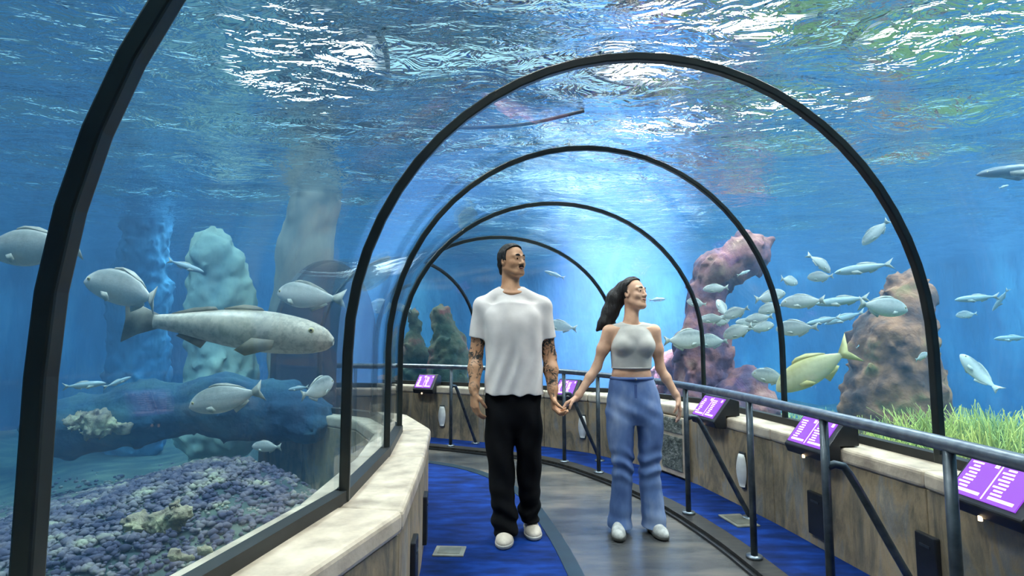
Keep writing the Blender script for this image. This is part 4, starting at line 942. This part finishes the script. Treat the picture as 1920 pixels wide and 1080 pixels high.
def hand(S_, wr, d, side, nrm_, curl, sc=1.0, spread=.1, thumb=1, tc=.5):
    """wr wrist, d along the hand, side towards the thumb, nrm_ out of the palm; curl per joint in radians"""
    d = np.array(d, float); d /= np.linalg.norm(d); side = np.array(side, float); side -= d * (side @ d); side /= np.linalg.norm(side)
    nr = np.array(nrm_, float); nr -= d * (nr @ d); nr -= side * (nr @ side); nr /= np.linalg.norm(nr)
    offs = [.030, .010, -.010, -.028]; kl = [.088, .092, .088, .080]; fl_ = [.9, 1.0, .93, .74]
    for o_, l_, q_ in zip(offs, kl, fl_):
        b = wr + d * .012 + side * o_ * .55 * sc; kn = wr + (d * l_ + side * o_) * sc; S_.cone(b, kn, .0135 * sc, .0115 * sc, .012)
        a = 0; p = kn; dd = d + side * o_ * spread * 6; dd /= np.linalg.norm(dd)
        for j, (ln, r0, r1) in enumerate(((.044, .0098, .0088), (.027, .0088, .0080), (.021, .0080, .0066))):
            a += curl[j]; v = dd * math.cos(a) + nr * math.sin(a); p2 = p + v * ln * q_ * sc; S_.cone(p, p2, r0 * sc, r1 * sc, .004); p = p2
    b = wr + (d * .022 + side * .018) * sc; v = d * .62 + side * .62 + nr * .35; v /= np.linalg.norm(v); p = b + v * .042 * sc; S_.cone(b, p, .0155 * sc, .0115 * sc, .012)
    v2 = d * .85 + side * .15 + nr * tc; v2 /= np.linalg.norm(v2); p2 = p + v2 * .032 * sc; S_.cone(p, p2, .0108 * sc, .0095 * sc, .004)
    v3 = d * .85 - side * .1 + nr * (tc + .2); v3 /= np.linalg.norm(v3); S_.cone(p2, p2 + v3 * .024 * sc, .0095 * sc, .0075 * sc, .004)

# ---------------- man
YM = 3.76
def m(u, v, dy=0): return at(u, v, YM) + np.array([0, dy, 0])
def lev(f, v, u0, u1, dy, ry):
    a, b = f(u0, v), f(u1, v); return (a[2], (a[0] + b[0]) / 2, YM + dy, (b[0] - a[0]) / 2, ry)
orgM = np.array([m(968, 1000)[0], YM - .03, 0.0])
Hm = Head(m(961, 491), 42, 3, .95)
s = SDF((m(862, 500)[0], YM - .30, .02), (m(1062, 500)[0], YM + .24, 1.93), .0042)
build_head(s, Hm)
s.cone(Hm(0, -.03, -.05), m(957, 553, .02), .054, .062, .025); s.cone(m(957, 548, .018), m(957, 570, .01), .062, .066, .03); s.cone(m(948, 552, .02), m(920, 570, .01), .045, .045, .03); s.cone(m(970, 552, .02), m(1000, 570, .01), .045, .045, .03)
s.cone(Hm(.02, .0, -.06), m(960, 554, -.035), .03, .03, .03); T_ = math.radians(19.8); s.ell(m(960, 538.5, .004) - [0, 0, .0205], (.081, .082, .022), .010, 'add', np.array([[1, 0, 0], [0, math.cos(T_), math.sin(T_)], [0, -math.sin(T_), math.cos(T_)]]))
s.loft([lev(m, 572, 925, 998, .01, .07), lev(m, 600, 918, 1004, 0, .10), lev(m, 660, 917, 1006, 0, .10), lev(m, 735, 920, 1004, 0, .09), lev(m, 775, 924, 1000, .01, .08)], .05)
s.chain([m(942, 775, .01), m(940, 880, -.02), m(948, 985, -.05)], [.065, .05, .04], .03); s.chain([m(984, 775, .01), m(991, 880, .035), m(995, 968, .08)], [.065, .05, .04], .03)
# arms
sh_l, el_l, wr_l = m(906, 577, .01), m(892, 664, .03), m(890, 732, -.07)
sh_r, el_r, wr_r = m(1015, 577, .01), m(1031, 668, .03), m(1036, 735, -.06)
for a, b_, c_ in ((sh_l, el_l, wr_l), (sh_r, el_r, wr_r)):
    s.chain([a, a * .45 + b_ * .55, b_], [.048, .050, .045], .03); s.chain([b_, b_ * .62 + c_ * .38, c_ * .9 + b_ * .1, c_], [.045, .048, .033, .030], .02)
hand(s, wr_l, (.06, -.08, -1), (.55, -.8, 0), (.85, .5, 0), (.35, .55, .35), 1.12)
hand(s, wr_r, (.10, -.10, -1), (-.3, -.95, 0), (.95, -.3, 0), (.75, .85, .5), 1.12, tc=.7)
V_, Q_ = s.mesh(); man = mesh('person', V_, Q_, M_skinm, None, True, origin=orgM)
tag(man, 'man in a white t-shirt and black trousers with tattooed arms, holding a hand', 'person')
zz = V_[:, 2]; ink = ((np.abs(V_[:, 0] - (sh_l[0] + sh_r[0]) / 2) > .185) & (zz < 1.33) & (zz > wr_l[2] - .03)).astype(np.float32)
a_ = man.data.attributes.new('ink', 'FLOAT', 'POINT'); a_.data.foreach_set('value', ink)
face_parts(man, orgM, Hm, .0058)
# moustache and stubble line
k = Hm.sc
MB().tube(spline([Hm(-.026, .077, -.056) - orgM, Hm(-.012, .0955, -.0475) - orgM, Hm(0, .099, -.0455) - orgM, Hm(.012, .0955, -.0475) - orgM, Hm(.026, .077, -.056) - orgM], 13), [k * .0068 * math.sin(math.pi * (.1 + .8 * i / 12)) for i in range(13)], 7).build('moustache', M_hair, man, True)
# hair: shell over the skull behind the hair line
s = SDF(Hm.c - .17, Hm.c + .19, .0036)
s.ell(Hm(0, -.016, .038), np.array((.090, .109, .099)) * k, .01, 'add', Hm.R); s.ell(Hm(0, -.072, -.03), np.array((.066, .042, .078)) * k, .03, 'add', Hm.R)
X, Y, Z = s.grid(); lx = [(X - Hm.c[0]) * Hm.R[i][0] + (Y - Hm.c[1]) * Hm.R[i][1] + (Z - Hm.c[2]) * Hm.R[i][2] for i in range(3)]
hl = np.maximum((lx[1] - .062 * k), -1) ; front = lx[1] * .62 - (lx[2] - .075 * k) * .78          # keep above a slanting hair line
face = np.where(lx[1] > .018 * k, front - .012, np.where(lx[1] > -.028 * k, (-.012 * k + .0 * lx[2]) - lx[2] + .014, -.085 * k - lx[2]))
s.F = np.maximum(s.F, face.astype(np.float32)); s.wob(130, .0035, 3, n=6)
s.build('hair', M_hair, man, orgM)
# t-shirt
s = SDF((m(862, 500)[0], YM - .24, m(900, 748)[2]), (m(1060, 500)[0], YM + .22, m(900, 538)[2]), .005)
s.loft([lev(m, 572, 908, 1012, .01, .10), lev(m, 592, 905, 1018, 0, .130), lev(m, 620, 908, 1016, -.005, .138), lev(m, 680, 910, 1016, 0, .136), lev(m, 745, 906, 1019, 0, .142)], .05, pw=2.5)
s.cone(m(940, 549, .020), m(907, 574, .01), .046, .063, .04); s.cone(m(978, 549, .020), m(1015, 574, .01), .046, .063, .04); s.cone(m(958, 558, .012), m(958, 574, .0), .082, .10, .05)
for sh, el in ((sh_l, el_l), (sh_r, el_r)):
    sv = SDF(s.lo, s.lo + (s.n - 1.5) * s.h, s.h); e = sh * .36 + el * .64; dirv = (el - sh) / np.linalg.norm(el - sh)
    sv.cone(sh, e + dirv * .06, .068, .064, .03); sv.cut(dirv, e); h_ = np.clip(.5 + .5 * (s.F - sv.F) / .03, 0, 1)
    s.F = s.F * (1 - h_) + sv.F * h_ - .03 * h_ * (1 - h_)
X, Y, Z = s.grid(); nc = m(960, 538.5, .004); de = (np.sqrt(((X - nc[0]) / .084) ** 2 + ((Y - nc[1]) / .088) ** 2) - 1) * .084
s.F = np.maximum(s.F, -np.maximum(de, (nc[2] + .36 * (Y - nc[1])) - Z).astype(np.float32))
s.cut((0, 0, -1), (0, 0, m(960, 738)[2]))
cxm = m(962, 600)[0]; zt = m(960, 600)[2]
def tee_folds(x, y, z):
    X_ = x - cxm; low = 1 / (1 + np.exp((z - zt + .10) / .05)); up = 1 - low; fr = 1 / (1 + np.exp((y - YM) / .03))
    hang = .0045 * np.sin(46 * X_ + 10 * (z - zt) + 1.6 * np.sin(9 * z)) * low + .0035 * np.sin(70 * X_ - 12 * (z - zt) + 2 * np.sin(9 * z)) * low
    pull = .0035 * np.sin(40 * X_ + 16 * (z - zt) + 2.0 * np.sin(8 * z)) * up
    return (hang + pull) * (.35 + .65 * fr)
s.fn(tee_folds); s.wob(20, .004, 2)
tee = s.build('t_shirt', M_tee, man, orgM)
# trousers
def trousers(f, top, hips, legs, mat, name, parent, org, lo, hi, flare_folds, seed):
    s = SDF(lo, hi, .005); s.loft(hips, .03, pw=2.4)
    for lg in legs: s.loft(lg, .02, pw=2.2)
    s.fn(flare_folds); s.wob(26, .004, seed); s.cut((0, 0, 1), (0, 0, top)); return s.build(name, mat, parent, org)
hips = [lev(m, 728, 912, 1013, .0, .118), lev(m, 760, 911, 1014, .003, .125), lev(m, 790, 912, 1013, .005, .115), lev(m, 815, 925, 1000, .005, .07)]
legL = [lev(m, 745, 918, 950, 0, .08), lev(m, 775, 912, 958, 0, .11), lev(m, 800, 909, 963, 0, .118), lev(m, 840, 911, 964, -.01, .115), lev(m, 880, 916, 965, -.02, .105), lev(m, 930, 920, 966, -.035, .10), lev(m, 975, 924, 970, -.05, .098), lev(m, 996, 928, 970, -.055, .10)]
legR = [lev(m, 745, 976, 1008, 0, .08), lev(m, 775, 968, 1013, .005, .11), lev(m, 800, 963, 1017, .01, .118), lev(m, 840, 967, 1016, .02, .115), lev(m, 880, 969, 1015, .035, .105), lev(m, 930, 972, 1014, .06, .10), lev(m, 965, 974, 1013, .08, .095), lev(m, 982, 977, 1013, .085, .095)]
zk = m(960, 985)[2]
trousers(m, m(960, 736)[2], hips, (legL, legR), M_trous, 'trousers', man, orgM, (m(890, 800)[0], YM - .24, .04), (m(1036, 800)[0], YM + .26, m(960, 720)[2]),
         lambda x, y, z: .008 * np.sin(60 * z + 10 * x + 2 * np.sin(20 * x)) * np.clip((zk + .30 - z) / .25, 0, 1) + .004 * np.sin(26 * z + 30 * x), 5)
def shoe(parent, org, toe, heel, mat, solem, wd=.047, h=.085):
    toe, heel = np.array(toe, float), np.array(heel, float); d = toe - heel; L_ = np.linalg.norm(d); d /= L_; side = np.array([-d[1], d[0], 0])
    lo = np.minimum(toe, heel) - .09; hi = np.maximum(toe, heel) + .09; lo[2] = 0; hi[2] = .16
    R = np.stack([side, d, np.array([0, 0, 1.])])
    s = SDF(lo, hi, .0045); b = heel
    s.ell(b + d * L_ * .70 + [0, 0, .030], (wd, L_ * .34, .042), .02, 'add', R); s.ell(b + d * L_ * .30 + [0, 0, .040], (wd * .82, L_ * .32, .055), .03, 'add', R)
    s.cone(b + d * L_ * .22 + [0, 0, .06], b + d * L_ * .26 + [0, 0, h + .02], .042, .040, .02); s.cone(b + d * L_ * .5 + [0, 0, .066], b + d * L_ * .32 + [0, 0, .088], .026, .03, .02)
    s.cut((0, 0, -1), (0, 0, .022)); sh = s.build('shoe', mat, parent, org)
    s2 = SDF(lo, hi, .0045); s2.loft([(0.004, 0, 0, 1, 1)] * 0 or [(.001, 0, 0, .001, .001), (.03, 0, 0, .001, .001)], 0)
    s2.F[:] = .1; s2.ell(b + d * L_ * .70 + [0, 0, .02], (wd + .004, L_ * .355, .05), .02, 'add', R); s2.ell(b + d * L_ * .27 + [0, 0, .02], (wd * .84 + .003, L_ * .31, .05), .03, 'add', R)
    s2.cut((0, 0, 1), (0, 0, .027)); s2.cut((0, 0, -1), (0, 0, .002)); s2.build('sole', solem, sh, org)
    for q_ in range(3):
        c = b + d * L_ * (.42 + .085 * q_) + np.array([0, 0, .098 - .013 * q_])
        MB().tube([c - side * .022 - org - [0, 0, .006], c - org + [0, 0, .003], c + side * .022 - org - [0, 0, .006]], .0035, 6).build('lace', mat, sh, True)
    return sh
shoe(man, orgM, (m(948, 1000)[0] - .012, 3.53, 0), (m(950, 1000)[0], 3.83, 0), M_shoe, M_sole, .055, .09)
shoe(man, orgM, (m(1000, 1000)[0] + .005, 3.68, 0), (m(996, 1000)[0] - .005, 3.97, 0), M_shoe, M_sole, .055, .09)

# ---------------- woman
YM = 3.86
orgW = np.array([m(1193, 1000)[0], YM, 0.0])
Hw = Head(m(1188, 552), 43, 8, .92, -4)
YA = -.04
s = SDF((m(1040, 600)[0], YM - .26, .02), (m(1296, 600)[0], YM + .22, 1.72), .0042)
build_head(s, Hw, True)
s.cone(Hw(0, -.035, -.05), m(1183, 604, .015), .040, .043, .025); s.cone(m(1184, 603, .012), m(1184, 616, .012), .046, .052, .03); s.cone(Hw(.015, 0, -.06), m(1188, 604, -.03), .024, .022, .03)
s.cone(m(1180, 614, .012), m(1145, 621, .01), .036, .038, .03); s.cone(m(1190, 614, .012), m(1224, 620, .01), .036, .038, .03)
s.loft([lev(m, 615, 1150, 1220, .01, .07), lev(m, 640, 1146, 1224, 0, .092), lev(m, 665, 1147, 1221, 0, .088), lev(m, 690, 1149, 1219, 0, .080), lev(m, 705, 1147, 1221, .0, .082), lev(m, 735, 1152, 1222, .005, .075), lev(m, 765, 1154, 1226, .01, .07)], .04)
s.chain([m(1168, 765, .01), m(1166, 868, -.012), m(1161, 980, .0)], [.06, .042, .036], .03); s.chain([m(1212, 765, .01), m(1218, 868, .002), m(1226, 980, 0)], [.06, .042, .036], .03)
sl, el, wl = m(1141, 622, .01), m(1120, 688, .02), m(1079, 745, -.06)
sr, er, wrr = m(1228, 621, .01), m(1240, 690, .03), m(1268, 745, -.03)
for a, b_, c_ in ((sl, el, wl), (sr, er, wrr)):
    s.chain([a, a * .5 + b_ * .5, b_], [.041, .037, .031], .03); s.chain([b_, b_ * .65 + c_ * .35, c_ * .9 + b_ * .1, c_], [.031, .0315, .023, .021], .02)
hand(s, wl, (-.86, -.15, -.45), (-.3, -.9, .2), (-.4, .2, -.9), (.45, .55, .35), .92, tc=.6)
hand(s, wrr, (.16, -.06, -1), (-.2, -.95, 0), (-.95, .2, 0), (.25, .4, .3), .92)
wom = s.build('person', M_skinw, None, orgW)
tag(wom, 'woman in a pale grey crop top and blue jeans looking off to the side', 'person')
face_parts(wom, orgW, Hw, .0036)
k = Hw.sc
s = SDF((m(1100, 560)[0], YM - .16, m(1100, 628)[2]), (m(1222, 560)[0], YM + .24, m(1100, 508)[2]), .0042)
s.ell(Hw(0, -.018, .040), np.array((.084, .104, .098)) * k, .01, 'add', Hw.R)
X, Y, Z = s.grid(); lx = [(X - Hw.c[0]) * Hw.R[i][0] + (Y - Hw.c[1]) * Hw.R[i][1] + (Z - Hw.c[2]) * Hw.R[i][2] for i in range(3)]
face = np.where(lx[1] > .0, (lx[1] * .66 - (lx[2] - .070 * k) * .75) - .006, np.where(lx[1] > -.03 * k, .006 - lx[2], -.10 * k - lx[2]))
s.F = np.maximum(s.F, face.astype(np.float32))
s.chain([Hw(0, -.085, .05), m(1158, 560, .07), m(1147, 585, .07), m(1136, 605, .055), m(1122, 619, .05)], [.055, .062, .056, .040, .014], .03)
s.chain([m(1168, 548, .03), m(1156, 575, .045), m(1150, 600, .045)], [.03, .034, .018], .02)
s.wob(48, .008, 6, (1, 1, .6), 6); s.wob(150, .003, 2, (1, 1, .35), 6)
s.build('hair', M_hair, wom, orgW)
MB().tube(spline([Hw(.062, .055, .055), Hw(.070, .045, .01), Hw(.068, .036, -.05), Hw(.062, .03, -.085)], 12) - orgW, [.004, .005, .005, .005, .0045, .0045, .004, .004, .0035, .003, .0025, .0015], 6).build('loose_strand', M_hair, wom, True)
# crop top
s = SDF((m(1128, 600)[0], YM - .20, m(1100, 696)[2]), (m(1242, 600)[0], YM + .16, m(1100, 600)[2]), .0042)
s.loft([lev(m, 611, 1158, 1212, .008, .062), lev(m, 620, 1154, 1217, .0, .080), lev(m, 632, 1149, 1222, -.005, .098), lev(m, 650, 1145, 1225, -.005, .102), lev(m, 668, 1146, 1222, 0, .096), lev(m, 692, 1147, 1221, 0, .088)], .03, pw=2.2)
s.ell(m(1166, 648, -.060), (.062, .060, .058), .035); s.ell(m(1206, 648, -.060), (.062, .060, .058), .035)
s.cone(m(1178, 614, .012), m(1152, 620, .01), .044, .043, .03); s.cone(m(1192, 614, .012), m(1218, 619, .01), .044, .043, .03); s.cone(m(1185, 618, .01), m(1185, 626, .0), .075, .085, .04)
for sg_, shp in ((-1, sl), (1, sr)): s.cone(shp + [sg_ * .040, 0, .06], shp + [sg_ * .024, 0, -.05], .044, .042, .010, 'sub')
T_ = math.radians(14); s.ell(m(1186, 600, .0), (.078, .09, .030), .008, 'sub', np.array([[1, 0, 0], [0, math.cos(T_), math.sin(T_)], [0, -math.sin(T_), math.cos(T_)]]))
s.cut((0, 0, -1), (0, 0, m(1180, 691)[2])); s.wob(24, .003, 7)
ct = s.build('crop_top', M_top, wom, orgW)
hp = []
for i in range(33):
    a = 2 * math.pi * i / 32; hp.append(m(1184, 689) + np.array([.134 * math.sin(a), -.0885 * math.cos(a), 0]))
MB().tube(np.array(hp) - orgW, .006, 6, cap=False).build('hem_band', M_top, ct, True)
# jeans
hips = [lev(m, 702, 1147, 1222, .0, .088), lev(m, 720, 1143, 1229, .005, .10), lev(m, 745, 1140, 1236, .012, .110), lev(m, 772, 1139, 1239, .013, .112), lev(m, 795, 1150, 1230, .01, .08)]
legL = [lev(m, 735, 1148, 1180, .01, .07), lev(m, 762, 1140, 1186, .01, .10), lev(m, 785, 1137, 1189, .008, .108), lev(m, 815, 1138, 1188, .0, .10), lev(m, 868, 1147, 1186, -.015, .082), lev(m, 910, 1147, 1184, -.01, .080), lev(m, 950, 1143, 1183, .0, .088), lev(m, 988, 1139, 1184, .0, .10)]
legR = [lev(m, 735, 1200, 1230, .01, .07), lev(m, 762, 1194, 1239, .01, .10), lev(m, 785, 1192, 1243, .01, .108), lev(m, 815, 1197, 1243, .01, .10), lev(m, 868, 1198, 1238, .0, .082), lev(m, 910, 1200, 1240, .005, .080), lev(m, 950, 1203, 1245, .0, .088), lev(m, 986, 1204, 1249, .0, .10)]
zk = m(960, 870)[2]
jn = trousers(m, m(1184, 706)[2], hips, (legL, legR), M_jean, 'jeans', wom, orgW, (m(1122, 800)[0], YM - .20, .035), (m(1262, 800)[0], YM + .20, m(1184, 700)[2]),
         lambda x, y, z: .007 * np.sin(70 * z + 16 * x + 2 * np.sin(24 * x)) * np.exp(-((z - zk) / .10) ** 2) + .003 * np.sin(55 * z + 34 * (x - orgW[0])) * np.exp(-((z - zk - .36) / .09) ** 2) + .004 * np.sin(50 * z + 12 * x) * np.clip((.2 - z) / .1, 0, 1), 9)
wp = []
for i in range(33):
    a = 2 * math.pi * i / 32; wp.append(m(1184.5, 709) + np.array([.139 * math.sin(a), .0 - .0935 * math.cos(a), 0]))
M_dj = pm('denim_band', [srgb(62, 86, 140), srgb(92, 118, 170)], 8, .8)
MB().tube(np.array(wp) - orgW, .012, 6, cap=False).build('waistband', M_dj, jn, True)
MB().box(m(1186, 731, -.0985) - orgW, (.016, .006, .09)).build('fly', M_dj, jn)
MB().tube([m(1186, 709, -.095) - orgW, m(1186, 709, -.112) - orgW], .008, 10).build('button', M_steel, jn, True)
shoe(wom, orgW, (m(1155, 1000)[0] - .015, 3.66, 0), (m(1160, 1000)[0], 3.92, 0), M_shoe2, M_sole2, .045, .08)
shoe(wom, orgW, (m(1228, 1000)[0] + .02, 3.68, 0), (m(1224, 1000)[0], 3.93, 0), M_shoe2, M_sole2, .045, .08)
